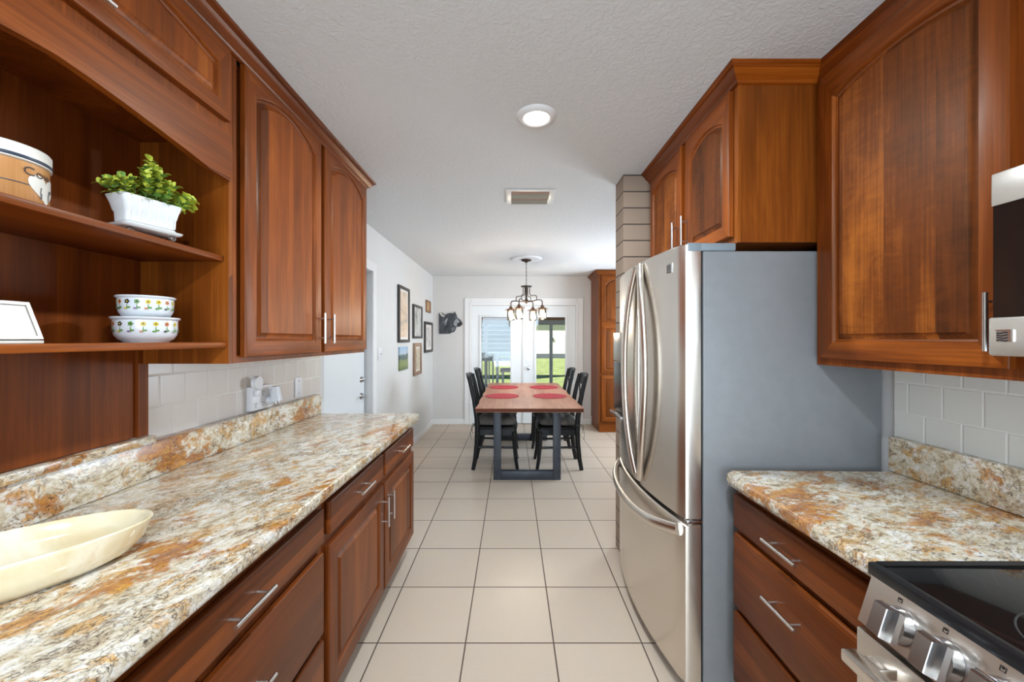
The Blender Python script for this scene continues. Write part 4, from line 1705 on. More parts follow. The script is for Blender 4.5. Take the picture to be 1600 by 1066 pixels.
A_POSTER = art('sepia_print', [(0.3, srgb(152, 150, 146)), (0.45, srgb(206, 184, 162)), (0.55, srgb(222, 198, 172)), (0.68, srgb(214, 206, 196)), (0.8, srgb(130, 132, 134))], (3, 3, 7), 1, 1.0)
A_GREY = art('grey_print', [(0.25, srgb(96, 98, 98)), (0.45, srgb(166, 168, 166)), (0.6, srgb(206, 206, 202)), (0.75, srgb(140, 138, 132))], (7, 7, 7), 3)
A_BROWN = art('brown_print', [(0.3, srgb(92, 58, 34)), (0.5, srgb(176, 136, 92)), (0.7, srgb(214, 184, 140))], (14, 14, 6), 5)
A_SKETCH = art('sketch_print', [(0.3, srgb(120, 112, 108)), (0.42, srgb(196, 190, 186)), (0.6, srgb(224, 220, 216))], (9, 9, 12), 7)
A_LAND = art('landscape_canvas', [(0.0, srgb(96, 112, 78)), (0.22, srgb(134, 146, 92)), (0.42, srgb(126, 138, 96)), (0.50, srgb(82, 98, 92)), (0.64, srgb(94, 110, 112)), (0.70, srgb(170, 186, 198)), (1.0, srgb(150, 180, 208))],
             (10, 10, 10), 9, grad=1 / 0.277)
A_COTT = art('garden_print', [(0.3, srgb(120, 116, 96)), (0.5, srgb(188, 176, 154)), (0.7, srgb(214, 204, 188))], (12, 12, 8), 11)

picture('picture_frame', 4.452, 4.905, 1.363, 2.028, 0.035, 0.028, FRAMEBLK, A_POSTER, 'largest black framed poster, upper left of the wall group', 0.03)
picture('picture_frame', 5.115, 5.600, 1.413, 1.866, 0.03, 0.028, FRAMEBLK, A_GREY, 'black framed grey print, middle of the upper row', 0.0)
picture('picture_frame', 5.905, 6.22, 1.817, 2.0, 0.02, 0.02, plain('brown_wood_frame', srgb(132, 98, 66), 0.5), A_BROWN, 'small brown framed picture nearest the corner', 0.0)
picture('picture_frame', 5.79, 6.33, 1.200, 1.668, 0.04, 0.028, FRAMEBLK, A_SKETCH, 'black framed sketch closest to the end wall', 0.04)
picture('canvas_print', 4.497, 4.842, 1.036, 1.312, 0, 0.02, None, A_LAND, 'unframed landscape canvas with blue sky and green field')
picture('picture_frame', 5.148, 5.545, 0.917, 1.350, 0.05, 0.03, W_RUST, A_COTT, 'weathered wood framed picture, lowest on the wall', 0.02)


def wall_plate(name, y0, y1, z0, z1, label, cat, xw=XL):
    t = thing(name, (xw, (y0 + y1) / 2, z0), label, cat)
    bm = BM()
    box(bm, xw + 0.0005, xw + 0.007, y0, y1, z0, z1, bev=0.003)
    finish('plate', bm, WHITEPL, t)
    return t


sw = wall_plate('light_switch', 3.815, 3.935, 1.195, 1.315, 'white double light switch on the wall beside the door casing', 'switch')
for y in (3.852, 3.898):
    bm = BM()
    box(bm, XL + 0.007, XL + 0.009, y - 0.009, y + 0.009, 1.232, 1.278, bev=0.0006)
    prism(bm, [(0, -0.010), (0.014, 0.002), (0.014, 0.010), (0, 0.010)], (XL + 0.009, y, 1.255), Xp, Zp, Yp, -0.005, 0.005)
    finish('toggle', bm, WHITEPL, sw)
bm = BM()
for y in (3.852, 3.898):
    for z in (1.222, 1.288):
        cyl(bm, (XL + 0.007, y, z), (XL + 0.0082, y, z), 0.004, seg=10)
finish('screw', bm, FRAMESIL, sw)

XT = XL + 0.008
bp = wall_plate('blank_wall_plate', 2.335, 2.410, 1.050, 1.170, 'white blank wall plate at the far end of the left tile', 'wall plate', XT)
for z in (1.072, 1.148):
    bm = BM()
    cyl(bm, (XT + 0.007, 2.372, z), (XT + 0.0082, 2.372, z), 0.004, seg=10)
    finish('screw', bm, FRAMESIL, bp)
# six-outlet adapter plugged into the wall
ot = thing('outlet_adapter', (XT, 1.99, 1.045), 'white six-outlet wall adapter on the left tile', 'outlet')
bm = BM()
box(bm, XT, XT + 0.034, 1.908, 2.068, 1.0455, 1.166, bev=0.006)
finish('housing', bm, WHITEPL, ot)
for y in (1.932, 1.988, 2.044):
    for z in (1.078, 1.132):
        bm = BM()
        for s in (-1, 1):
            box(bm, XT + 0.0335, XT + 0.0345, y + s * 0.0065 - 0.0012, y + s * 0.0065 + 0.0012, z - 0.004, z + 0.006)
        cyl(bm, (XT + 0.0335, y, z - 0.013), (XT + 0.0345, y, z - 0.013), 0.003, seg=8)
        finish('socket', bm, BLKPLAST, ot)
# round plug-in device and night light
pg = thing('air_freshener', (XT + 0.034, 1.935, 1.125), 'round white plug-in disc standing above the wall adapter', 'plug-in')
bm = BM()
box(bm, XT + 0.0347, XT + 0.05, 1.915, 1.955, 1.118, 1.15, bev=0.004)
finish('plug_body', bm, WHITEPL, pg)
bm = BM()
cyl(bm, (XT + 0.030, 1.935, 1.185), (XT + 0.050, 1.935, 1.185), 0.034, 0.031, 32)
lathe_ring = [(0.031, 0.0), (0.034, 0.003), (0.031, 0.006)]
finish('disc', bm, WHITEPL, pg)
nl = thing('night_light', (XT + 0.034, 2.03, 1.07), 'white plug-in night light with a shade at the right of the adapter', 'night light')
bm = BM()
cyl(bm, (XT + 0.0347, 2.035, 1.085), (XT + 0.062, 2.035, 1.085), 0.022, 0.024, 24)
finish('base', bm, WHITEPL, nl)
bm = BM()
rings = []
for z, r, x in ((1.155, 0.026, 0.070), (1.12, 0.032, 0.072), (1.082, 0.040, 0.074)):
    rings.append([Vector((XT + x + r * 0.6 * math.cos(a), 2.035 + r * math.sin(a), z)) for a in [i / 20 * 2 * PI for i in range(20)]])
loops(bm, rings, cap0=True, cap1=True)
finish('shade', bm, plain('frosted_shade', srgb(222, 226, 230), 0.4), nl)
bm = BM()
lathe(bm, [(0.0, 1.081), (0.016, 1.081), (0.018, 1.068), (0.010, 1.056), (0.0, 1.052)], (XT + 0.074, 2.035, 0), 16)
finish('bulb', bm, BEAD, nl)

# bull head cut-out on the far wall
BULLM = art('bull_hide_charcoal', [(0.25, srgb(26, 27, 30)), (0.5, srgb(58, 61, 66)), (0.7, srgb(98, 101, 106)), (0.85, srgb(130, 134, 138))], (16, 16, 5), 2)
BULLL = plain('bull_muzzle_grey', srgb(150, 152, 156), 0.5, var=0.2, vscale=30)
BULLK = plain('bull_black', srgb(20, 20, 22), 0.4)
BULLH = plain('bull_horn_ivory', srgb(214, 210, 198), 0.5)


def bpt(u, v):
    px, py = 680 + u / 21.32, 480 + v / 21.32
    return ((px - 800) * 6.44 / 610, 1.4 + (530.5 - py) * 6.44 / 610)


bl = thing('bull_wall_art', (-1.0, YF, 1.495), 'charcoal bull head wall decoration beside the french doors', 'wall art')
out_ = [(125, 195), (165, 235), (205, 300), (260, 325), (330, 300), (300, 262), (250, 250), (208, 175), (250, 190), (290, 240), (350, 262), (385, 232), (430, 208), (500, 196), (565, 198), (625, 218),
        (632, 150), (662, 165), (700, 235), (725, 300), (742, 352), (800, 392), (850, 440), (890, 500), (912, 555), (890, 600), (850, 625), (815, 655), (760, 655), (715, 655), (690, 720), (660, 790), (610, 835),
        (545, 850), (510, 868), (492, 888), (130, 888)]
bm = BM()
prism(bm, [bpt(*p) for p in out_], (0, YF, 0), Xp, Zp, -Yp, 0.002, 0.018)
finish('head', bm, BULLM, bl, smooth=None)
for nm, poly, mt, d in (('horn', [(150, 185), (185, 250), (235, 305), (300, 330), (318, 308), (262, 270), (222, 215), (196, 178)], BULLH, 0.026),
                        ('muzzle', [(640, 470), (690, 410), (740, 405), (790, 450), (820, 500), (740, 530), (730, 600), (700, 640), (660, 620), (610, 590)], BULLL, 0.024),
                        ('nose', [(735, 545), (800, 512), (860, 505), (905, 555), (875, 600), (830, 645), (775, 652), (738, 625)], BULLK, 0.028),
                        ('ear', [(318, 490), (350, 420), (405, 360), (420, 380), (400, 470), (350, 560), (340, 610), (326, 560)], BULLL, 0.024),
                        ('eye', [(505, 380), (525, 365), (545, 378), (540, 402), (518, 408)], BULLK, 0.024),
                        ('jaw_shade', [(350, 640), (440, 560), (470, 620), (400, 680), (370, 790), (345, 760)], BULLK, 0.021),
                        ('dewlap', [(540, 700), (620, 660), (660, 690), (630, 770), (570, 820), (540, 780)], plain('bull_grey', srgb(104, 110, 116), 0.5, var=0.15), 0.022)):
    bm = BM()
    prism(bm, [bpt(*p) for p in poly], (0, YF, 0), Xp, Zp, -Yp, 0.0175, d)
    finish(nm, bm, mt, bl, smooth=None)

# ------------------------------------------------------------------ things on the shelves and counter
# biscuit tin with a cow badge
cx, cy, cz, cr = -1.108, 0.836, 1.685, 0.077
TAN = wood('canister_tan_planks', 'Z', srgb(168, 112, 62), srgb(200, 146, 94), srgb(220, 174, 124), rough=0.3, seed=20)
NAVY = plain('canister_navy_band', srgb(52, 62, 78), 0.35)
CREAM = plain('canister_cream', srgb(228, 224, 212), 0.3)
INK = plain('canister_ink', srgb(62, 40, 28), 0.5)
GRASSG = plain('canister_green_grey', srgb(128, 136, 118), 0.5)
cn = thing('canister', (cx, cy, cz), 'round tan canister with cream lid and cow badge on the upper shelf', 'canister')
bm = BM()
lathe(bm, [(0.0, cz), (cr - 0.003, cz), (cr, cz + 0.003), (cr, cz + 0.092), (0.0, cz + 0.092)], (cx, cy, 0), 64)
body = finish('body', bm, TAN, cn, smooth=50)


def on_can(bm, poly, r, mi=0, sub=10, a0=0.0, z0=0.0):
    """wrap a small flat polygon (u along the wall, v up) on the tin"""
    vs = [bm.verts.new((cx + r * math.cos(a0 + u / cr), cy + r * math.sin(a0 + u / cr), z0 + v)) for u, v in poly]
    bm.faces.new(vs).material_index = mi


AB = math.atan2(-cy, -cx)          # side of the tin that faces the camera
AB += 1.08
bm = BM()
heart = []
for k in range(40):
    t = k / 40 * 2 * PI
    hx = 16 * math.sin(t) ** 3
    hy_ = 13 * math.cos(t) - 5 * math.cos(2 * t) - 2 * math.cos(3 * t) - math.cos(4 * t)
    heart.append((hx * 0.0024, hy_ * 0.0022))
hr = []
for q in (1.0, 0.8, 0.6, 0.4, 0.2, 0.02):
    hr.append([Vector((cx + (cr + 0.0009) * math.cos(AB + u * q / cr), cy + (cr + 0.0009) * math.sin(AB + u * q / cr), cz + 0.046 + v * q)) for u, v in heart])
loops(bm, hr, cap1=True)
finish('heart_badge', bm, CREAM, body, smooth=60)
bm = BM()
cowp = [[(-0.016, -0.006), (0.010, -0.006), (0.013, 0.006), (-0.014, 0.007)], [(0.010, 0.0), (0.020, 0.002), (0.021, 0.010), (0.012, 0.008)],
        [(-0.015, -0.018), (-0.011, -0.018), (-0.011, -0.005), (-0.015, -0.005)], [(0.006, -0.018), (0.010, -0.018), (0.010, -0.005), (0.006, -0.005)]]
for p in cowp:
    on_can(bm, p, cr + 0.0014, a0=AB, z0=cz + 0.040)
finish('cow_figure', bm, plain('cow_grey', srgb(92, 94, 92), 0.5), body, smooth=None)
# lettering
tc = bpy.data.curves.new('lettering', 'FONT')
tc.body = 'Cow'
tc.size = 0.034
tc.align_x = 'CENTER'
tc.resolution_u = 3
to = bpy.data.objects.new('lettering_curve', tc)
COL.objects.link(to)
dg = bpy.context.evaluated_depsgraph_get()
tm = bpy.data.meshes.new_from_object(to.evaluated_get(dg))
bpy.data.objects.remove(to)
bm = BM()
bm.from_mesh(tm)
bmesh.ops.subdivide_edges(bm, edges=[e for e in bm.edges if e.calc_length() > 0.008], cuts=2)
for v in bm.verts:
    u, w = v.co.x, v.co.y
    a = AB - 0.22 + (u * 0.9) / cr
    v.co = Vector((cx + (cr + 0.0018) * math.cos(a), cy + (cr + 0.0018) * math.sin(a), cz + 0.066 + w * 0.75))
finish('lettering', bm, INK, body, smooth=None, recalc=False)
bm = BM()
lathe(bm, [(cr + 0.0006, cz + 0.044), (cr + 0.0009, cz + 0.045), (cr + 0.0006, cz + 0.046)], (cx, cy, 0), 64)
finish('plank_line', bm, NAVY, body, smooth=60)
bm = BM()
lathe(bm, [(0.0, cz + 0.093), (cr + 0.001, cz + 0.093), (cr + 0.0035, cz + 0.095), (cr + 0.0035, cz + 0.124), (cr + 0.001, cz + 0.1275), (0.0, cz + 0.129)], (cx, cy, 0), 64)
lid = finish('lid', bm, CREAM, cn, smooth=40)
bm = BM()
lathe(bm, [(cr + 0.0036, cz + 0.097), (cr + 0.0044, cz + 0.0975), (cr + 0.0044, cz + 0.1035), (cr + 0.0036, cz + 0.104)], (cx, cy, 0), 64)
finish('navy_band', bm, NAVY, lid, smooth=60)

# ceramic trough with a leafy plant, on its tray with glass feet
p0, p1 = Vector((-1.050, 1.030, 0)), Vector((-1.008, 1.164, 0))
pd = (p1 - p0).normalized()
pnr = Vector((pd.y, -pd.x, 0))       # towards the aisle
pc = (p0 + p1) / 2
pz = 1.685
pl = thing('planter', (pc.x, pc.y, pz), 'white ceramic trough planter with small green leafy plant on the upper shelf', 'planter')


def rr_ring(hl, hw, z, n=6, r=0.012, wav=0.0):
    pts = []
    for (sx, sy, a0) in ((1, 1, 0), (-1, 1, PI / 2), (-1, -1, PI), (1, -1, 3 * PI / 2)):
        for k in range(n + 1):
            a = a0 + PI / 2 * k / n
            u = sx * (hl - r) + r * math.cos(a)
            v = sy * (hw - r) + r * math.sin(a)
            pts.append(pc + pd * u + pnr * v + Vector((0, 0, z + wav * abs(u) / max(hl, 1e-6))))
    return pts


bm = BM()
rg_ = [rr_ring(0.056, 0.027, pz + 0.0305), rr_ring(0.059, 0.030, pz + 0.033), rr_ring(0.060, 0.031, pz + 0.058), rr_ring(0.062, 0.034, pz + 0.062), rr_ring(0.066, 0.038, pz + 0.082),
       rr_ring(0.073, 0.042, pz + 0.098, wav=0.004), rr_ring(0.070, 0.039, pz + 0.099, wav=0.004), rr_ring(0.063, 0.033, pz + 0.090)]
loops(bm, rg_, cap0=True, cap1=True)
# raised lattice ribs on the long side
for k in range(-2, 4):
    u = (k - 0.5) * 0.0215
    a = pc + pd * u + pnr * 0.0305 + Vector((0, 0, pz + 0.035))
    b_ = pc + pd * u + pnr * 0.0325 + Vector((0, 0, pz + 0.060))
    c_ = pc + pd * (u * 1.12) + pnr * 0.0425 + Vector((0, 0, pz + 0.098))
    tube(bm, [a, b_, c_], 0.0016, 6)
finish('pot', bm, CERAMIC, pl, smooth=45)
bm = BM()
loops(bm, [rr_ring(0.066, 0.036, pz + 0.016), rr_ring(0.071, 0.040, pz + 0.018), rr_ring(0.074, 0.043, pz + 0.024), rr_ring(0.071, 0.040, pz + 0.0255), rr_ring(0.063, 0.034, pz + 0.026), rr_ring(0.061, 0.032, pz + 0.030)],
      cap0=True, cap1=True)
finish('saucer', bm, CERAMIC, pl, smooth=45)
for su in (-1, 1):
    for sv in (-1, 1):
        bm = BM()
        c = pc + pd * su * 0.050 + pnr * sv * 0.026
        lathe(bm, [(0.0, pz + 0.0002), (0.006, pz + 0.001), (0.0095, pz + 0.006), (0.0095, pz + 0.011), (0.006, pz + 0.0155), (0.0, pz + 0.016)], (c.x, c.y, 0), 16)
        finish('glass_foot', bm, BEAD, pl, smooth=80)
LEAF1 = plain('leaf_yellow_green', srgb(186, 196, 70), 0.5, var=0.25, vscale=40)
LEAF2 = plain('leaf_deep_green', srgb(112, 150, 66), 0.5, var=0.25, vscale=40)
STEM = plain('plant_stem', srgb(92, 108, 60), 0.6)
bm = BM()
rnd = random.Random(11)


def leaf(bm, p, d, n, L, w, mi):
    d, n = Vector(d).normalized(), Vector(n).normalized()
    s = d.cross(n).normalized()
    n = s.cross(d)
    rows = []
    for q, ww, up in ((0, 0.12, 0), (0.2, 0.7, 0.04), (0.5, 1.0, 0.10), (0.8, 0.75, 0.07), (1.0, 0.12, 0.0)):
        m = p + d * L * q + n * L * up
        rows.append((bm.verts.new(m - s * w * ww + n * L * 0.10 * ww), bm.verts.new(m), bm.verts.new(m + s * w * ww + n * L * 0.10 * ww)))
    for a, b_ in zip(rows[:-1], rows[1:]):
        for k in range(2):
            f = bm.faces.new((a[k], a[k + 1], b_[k + 1], b_[k]))
            f.material_index = mi


sprigs = []
for k in range(34):
    u = rnd.uniform(-0.06, 0.065)
    v = rnd.uniform(-0.028, 0.03)
    base = pc + pd * u + pnr * v + Vector((0, 0, pz + 0.088))
    lean = (u / 0.08)
    hgt = 0.035 + 0.055 * math.exp(-((u - 0.005) / 0.03) ** 2) * rnd.uniform(0.7, 1.25) + rnd.uniform(0, 0.012)
    tip = base + pd * (lean * 0.032 + rnd.uniform(-0.008, 0.008)) + pnr * (v * 0.5 + rnd.uniform(-0.006, 0.014)) + Vector((0, 0, hgt))
    sprigs.append((base, tip))
# three longer sprays as in the photo
sprigs += [(pc - pd * 0.055 + Vector((0, 0, pz + 0.09)), pc - pd * 0.088 + pnr * 0.015 + Vector((0, 0, pz + 0.128))),
           (pc + Vector((0, 0, pz + 0.09)), pc + pd * 0.012 + pnr * 0.0 + Vector((0, 0, pz + 0.222))),
           (pc + pd * 0.012 + Vector((0, 0, pz + 0.09)), pc + pd * 0.022 + pnr * 0.01 + Vector((0, 0, pz + 0.20))),
           (pc + pd * 0.06 + Vector((0, 0, pz + 0.09)), pc + pd * 0.112 + pnr * 0.012 + Vector((0, 0, pz + 0.118))),
           (pc + pd * 0.05 + Vector((0, 0, pz + 0.09)), pc + pd * 0.085 + pnr * 0.02 + Vector((0, 0, pz + 0.140)))]
for b0, b1 in sprigs:
    mid = (b0 + b1) / 2 + Vector((0, 0, 0.008))
    tube(bm, [b0, mid, b1], 0.0012, 5, mi=2)
    nl_ = max(4, int((b1 - b0).length / 0.0085))
    for q in range(nl_):
        s = (q + 0.8) / nl_
        p = b0.lerp(mid, s * 2) if s < 0.5 else mid.lerp(b1, s * 2 - 1)
        ax = (b1 - b0).normalized()
        for sd in (0, 1):
            a = q * 2.1 + sd * PI + rnd.uniform(-0.4, 0.4)
            u_, w_ = frame_of(ax)
            d = u_ * math.cos(a) + w_ * math.sin(a) + ax * rnd.uniform(0.2, 0.7)
            leaf(bm, p, d, ax + Vector((0, 0, 0.3)), rnd.uniform(0.016, 0.023), rnd.uniform(0.0075, 0.0105), 0 if rnd.random() < 0.30 + 0.5 * s else 1)
        if q == nl_ - 1:
            leaf(bm, p, ax, u_, 0.016, 0.007, 0)
finish('foliage', bm, [LEAF1, LEAF2, STEM], pl, smooth=60, recalc=False)

# two stacked enamel bowls with a plain flower border
GEN = [plain('motif_yellow', srgb(214, 190, 60), 0.4), plain('motif_green', srgb(98, 142, 62), 0.4), plain('motif_black', srgb(44, 42, 44), 0.4),
       plain('motif_plum', srgb(132, 96, 134), 0.4), plain('motif_orange', srgb(196, 116, 60), 0.4)]


def bowl(cx, cy, z, r, h, label, rot):
    t = thing('bowl', (cx, cy, z), label, 'bowl', 'stacked white bowls on the lower shelf')
    prof = [(0.0, z), (r * 0.66, z), (r * 0.68, z + 0.003), (r * 0.80, z + h * 0.12), (r * 0.90, z + h * 0.30), (r * 0.93, z + h * 0.55), (r * 0.935, z + h * 0.88), (r * 1.0, z + h * 0.93), (r * 1.01, z + h * 0.97), (r * 0.99, z + h),
            (r * 0.93, z + h * 0.97), (r * 0.905, z + h * 0.9), (r * 0.90, z + h * 0.5), (r * 0.84, z + h * 0.25), (r * 0.6, z + h * 0.10), (0.0, z + h * 0.09)]
    bm = BM()
    lathe(bm, prof, (cx, cy, 0), 64)
    n = 17
    R = r * 0.936 + 0.0006

    def patch(a, zc, wx, wz, mi, k=10, sq=False):
        c = bm.verts.new((cx + R * math.cos(a), cy + R * math.sin(a), zc))
        ring = []
        for i in range(k):
            q = 2 * PI * i / k
            du, dv = math.cos(q) * wx, math.sin(q) * wz
            ring.append(bm.verts.new((cx + R * math.cos(a + du / R), cy + R * math.sin(a + du / R), zc + dv)))
        for i in range(k):
            bm.faces.new((c, ring[(i + 1) % k], ring[i])).material_index = mi
    for k in range(n):
        a = rot + 2 * PI * k / n
        c1, c2 = [(1, 2), (5, 3), (3, 1), (2, 4), (1, 5)][k % 5]
        zc = z + h * 0.72
        for q in range(5):
            an = q / 5 * 2 * PI
            patch(a + math.cos(an) * 0.0042 / R, zc + math.sin(an) * 0.0042, 0.0028, 0.0028, c1, 8)
        patch(a, zc, 0.0022, 0.0022, 3 if c1 != 3 else 1, 8)
        patch(a, z + h * 0.50, 0.0013, h * 0.12, 2, 8)
        patch(a + 0.0045 / R, z + h * 0.47, 0.0042, 0.0026, 2, 8)
        patch(a - 0.0045 / R, z + h * 0.43, 0.0042, 0.0026, c2, 8)
    finish('basin', bm, [ENAMEL] + GEN, t, smooth=40)
    return t


bowl(-1.094, 1.168, 1.3915, 0.0785, 0.0735, 'larger white bowl with a colorful border, lower of the two stacked', 0.2)
bowl(-1.094, 1.168, 1.4605, 0.068, 0.0665, 'smaller white bowl with a colorful border, on top of the larger one', 0.35)

# small photo frame leaning back on the lower shelf
pf = thing('photo_frame', (-1.04, 0.73, 1.391), 'small pewter photo frame with white picture leaning on the lower shelf', 'photo frame')
b0, b1, tz = Vector((-1.030, 0, 1.399)), Vector((-1.062, 0, 1.480)), 0
V_ = (b1 - b0).normalized()
N_f = Vector((V_.z, 0, -V_.x))
bm = BM()
hh = (b1 - b0).length
y0, y1 = 0.615, 0.856
for (u0, u1, v0, v1) in ((y0, y0 + 0.008, 0, hh), (y1 - 0.008, y1, 0, hh), (y0 + 0.008, y1 - 0.008, 0, 0.008), (y0 + 0.008, y1 - 0.008, hh - 0.008, hh)):
    prism(bm, [(u0, v0), (u1, v0), (u1, v1), (u0, v1)], b0, Yp, V_, N_f, -0.006, 0.004)
finish('frame', bm, FRAMESIL, pf, smooth=None)
bm = BM()
prism(bm, [(y0 + 0.008, 0.008), (y1 - 0.008, 0.008), (y1 - 0.008, hh - 0.008), (y0 + 0.008, hh - 0.008)], b0, Yp, V_, N_f, -0.005, 0.001)
finish('picture', bm, PAPER, pf, smooth=None)
bm = BM()
box(bm, -1.075, -1.022, 0.615, 0.853, 1.3912, 1.3975, bev=0.001)
finish('base', bm, CREAM, pf)

# oblong cream dish on the counter
DISHM = art('cream_glaze', [(0.25, srgb(208, 182, 134)), (0.45, srgb(224, 210, 174)), (0.58, srgb(234, 224, 198)), (0.75, srgb(214, 190, 144))], (3, 9, 5), 4)
DISHM.node_tree.nodes['Principled BSDF'].inputs['Roughness'].default_value = 0.12
DISHM.node_tree.nodes['Principled BSDF'].inputs['Coat Weight'].default_value = 0.4
bm = BM()
prof = [(0.0, 0.9155), (0.066, 0.9155), (0.078, 0.918), (0.092, 0.932), (0.101, 0.956), (0.1055, 0.986), (0.1065, 0.992), (0.104, 0.9945), (0.1005, 0.990), (0.096, 0.966), (0.086, 0.944), (0.064, 0.931), (0.0, 0.927)]
lathe(bm, prof, (0, 0, 0), 88)
ang = math.atan2(0.73, 0.68)
for v in bm.verts:
    l = math.hypot(v.co.x, v.co.y)
    if l > 1e-6:
        ct, sn = abs(v.co.x) / l, abs(v.co.y) / l
        # rounded oval: superellipse in plan, 2.38 times longer than wide
        k = (ct ** 2.3 + sn ** 2.3) ** (-1 / 2.3)
        v.co.x *= 2.36 * k
        v.co.y *= k
    x, y = v.co.x, v.co.y
    v.co.x = -1.016 + x * math.cos(ang) - y * math.sin(ang)
    v.co.y = 0.735 + x * math.sin(ang) + y * math.cos(ang)
o = finish('serving_dish', bm, DISHM, None, (-1.016, 0.735, 0.9155), smooth=60)
tag(o, 'oblong glossy cream ceramic dish on the left granite counter', 'dish')

# ------------------------------------------------------------------ outside the french doors
CONC = plain('patio_concrete', srgb(176, 172, 164), 0.8, var=0.05)
LAWN = art('lawn_grass', [(0.3, srgb(104, 120, 72)), (0.5, srgb(140, 152, 92)), (0.7, srgb(168, 176, 112))], (3, 3, 3), 6, detail=8)
LAWN.node_tree.nodes['Principled BSDF'].inputs['Roughness'].default_value = 0.9
ALU = plain('screen_frame_aluminium', srgb(186, 190, 196), 0.5)
bm = BM()
box(bm, -5, 7, YF + T_, 9.1, -0.12, -0.02)
struct('patio_slab', bm, CONC, 'concrete patio outside the glass doors', 'patio')
bm = BM()
box(bm, -14, 18, 9.1, 40, -0.2, -0.06)
struct('lawn', bm, LAWN, 'green lawn behind the patio', 'lawn')
bm = BM()
box(bm, -5, 7, YF + T_, 9.15, 2.36, 2.46)
struct('patio_roof', bm, plain('roof_soffit', srgb(150, 128, 108), 0.7), 'patio roof outside the glass doors', 'roof')
sf = thing('screen_enclosure', (0.9, 9.0, 0), 'grey aluminium screen frame at the patio edge', 'screen frame')
for x in (-2.2, -0.6, 0.9, 2.4):
    bm = BM()
    box(bm, x - 0.035, x + 0.035, 8.97, 9.03, -0.02, 2.36)
    finish('post', bm, ALU, sf)
bm = BM()
box(bm, -4.9, 6.9, 8.96, 9.04, 1.735, 1.84)
box(bm, -4.9, 6.9, 8.955, 9.045, 1.84, 2.36, mi=1)
finish('header', bm, [ALU, plain('header_brown', srgb(150, 112, 84), 0.7)], sf)
sh = thing('shed', (5.0, 30, -0.06), 'white shed wall beyond the lawn seen through the right door', 'shed')
bm = BM()
box(bm, 1.6, 9.5, 30, 34, 0.05, 2.9)
finish('wall', bm, plain('shed_white_siding', srgb(226, 222, 212), 0.7), sh)
bm = BM()
prism(bm, [(29.6, 2.8), (32, 4.2), (34.4, 2.8), (32, 4.0)], (0, 0, 0), Yp, Zp, Xp, 1.3, 9.8)
finish('roof', bm, plain('shed_roof', srgb(110, 104, 100), 0.8), sh)
bm = BM()
box(bm, 1.55, 9.55, 29.95, 34.05, -0.06, 0.3)
finish('foundation', bm, plain('shed_base_grey', srgb(96, 102, 110), 0.8), sh)
bm = BM()
box(bm, 3.0, 3.18, 29.9, 30, 1.35, 1.5)
finish('wall_lamp', bm, FRAMEBLK, sh)
FENCEM = wood('fence_boards_grey', 'X', srgb(44, 52, 60), srgb(72, 82, 92), srgb(100, 112, 124), perp='Z', stave=0.9, stave_w=0.16, rough=0.8, coat=0, seed=30)
fn = thing('garden_fence', (-3, 14, -0.06), 'weathered blue-grey board fence seen through the left door', 'fence')
bm = BM()
for k in range(18):
    box(bm, -9, 0.25, 14.0, 14.03, 0.62 + k * 0.16, 0.62 + k * 0.16 + 0.145)
finish('boards', bm, FENCEM, fn)
for x in (-8.5, -5.5, -2.6, 0.2):
    bm = BM()
    box(bm, x - 0.05, x + 0.05, 14.03, 14.13, -0.06, 3.5)
    finish('post', bm, FENCEM, fn)
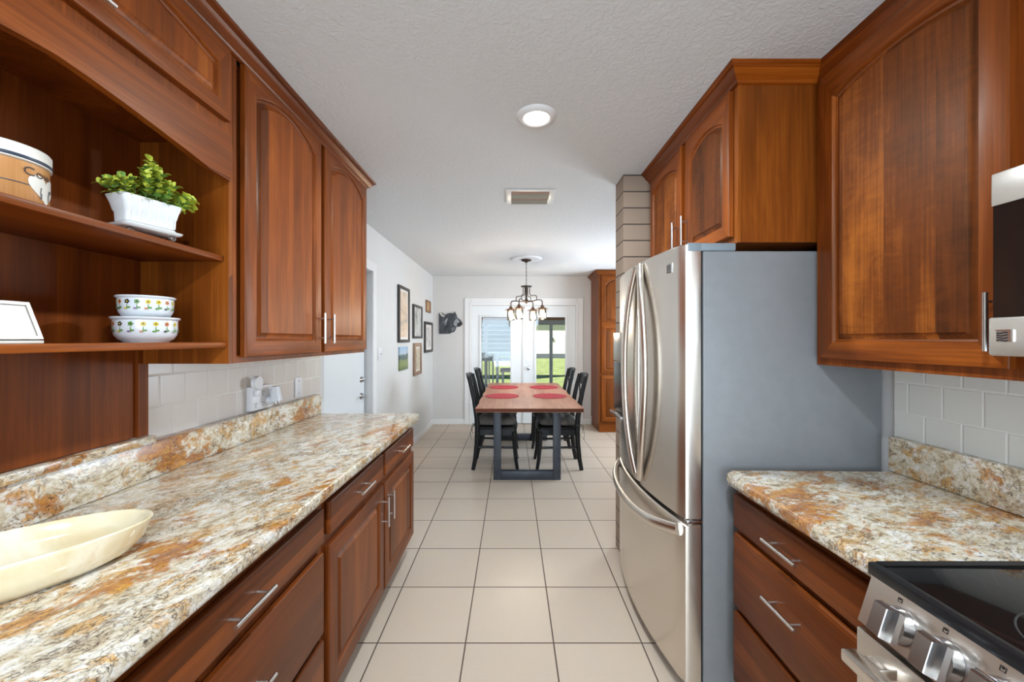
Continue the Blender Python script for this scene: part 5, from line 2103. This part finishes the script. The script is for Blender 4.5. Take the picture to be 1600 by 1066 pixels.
# patio chair and table, white
PW = plain('patio_white', srgb(220, 224, 226), 0.5)
pcx, pcy = -0.52, 8.0
pch = thing('patio_chair', (pcx, pcy, -0.02), 'slatted patio chair outside the left glass door', 'chair')
bm = BM()
for k in range(6):
    x = pcx - 0.20 + k * 0.08
    box(bm, x - 0.016, x + 0.016, pcy + 0.20, pcy + 0.225, 0.45, 1.02)
finish('back_slats', bm, ALU, pch)
bm = BM()
box(bm, pcx - 0.24, pcx + 0.24, pcy + 0.19, pcy + 0.235, 1.0, 1.06, bev=0.008)
finish('top_rail', bm, ALU, pch)
bm = BM()
box(bm, pcx - 0.25, pcx + 0.25, pcy - 0.25, pcy + 0.24, 0.41, 0.45, bev=0.008)
finish('seat', bm, ALU, pch)
for sx in (-1, 1):
    for sy in (-1, 1):
        bm = BM()
        box(bm, pcx + sx * 0.22 - 0.02, pcx + sx * 0.22 + 0.02, pcy + sy * 0.21 - 0.02, pcy + sy * 0.21 + 0.02, -0.02, 0.41 if sy < 0 else 1.0)
        finish('leg', bm, ALU, pch)
pt_ = thing('patio_table', (0.05, 8.3, -0.02), 'white patio table outside the left glass door', 'table')
bm = BM()
box(bm, -0.26, 0.40, 8.30, 9.0, 0.70, 0.74, bev=0.01)
finish('tabletop', bm, PW, pt_)
for sx in (-0.20, 0.34):
    for sy in (8.36, 8.90):
        bm = BM()
        box(bm, sx - 0.02, sx + 0.02, sy - 0.02, sy + 0.02, -0.02, 0.70)
        finish('leg', bm, PW, pt_)
# shade trees to the right of the lawn
TRUNK = plain('tree_bark', srgb(92, 76, 62), 0.9, var=0.3)
CROWNM = art('tree_leaves', [(0.3, srgb(42, 62, 30)), (0.6, srgb(82, 104, 50)), (0.8, srgb(120, 140, 70))], (4, 4, 4), 8)
for (x, y, h, lab) in ((13.0, 17.0, 7.5, 'leafy garden tree nearest the shed'), (15.5, 24.0, 8.5, 'taller leafy garden tree behind the lawn')):
    t = thing('garden_tree', (x, y, -0.06), lab, 'tree')
    bm = BM()
    tube(bm, [(x, y, -0.06), (x + 0.1, y, h * 0.4), (x, y + 0.1, h * 0.75)], 0.2, 10, taper=[1.2, 0.9, 0.5])
    finish('trunk', bm, TRUNK, t)
    bm = BM()
    rt = random.Random(int(x))
    for k in range(900):
        a, b_, r = rt.uniform(0, 2 * PI), math.acos(rt.uniform(-1, 1)), rt.uniform(0.3, 1) ** 0.5
        p = Vector((x + 2.6 * r * math.sin(b_) * math.cos(a), y + 2.6 * r * math.sin(b_) * math.sin(a), h * 0.75 + 2.0 * r * math.cos(b_)))
        leaf(bm, p, (rt.uniform(-1, 1), rt.uniform(-1, 1), rt.uniform(-0.5, 0.5)), (rt.uniform(-1, 1), rt.uniform(-1, 1), 1), 0.34, 0.15, 0)
    finish('crown', bm, CROWNM, t, recalc=False)
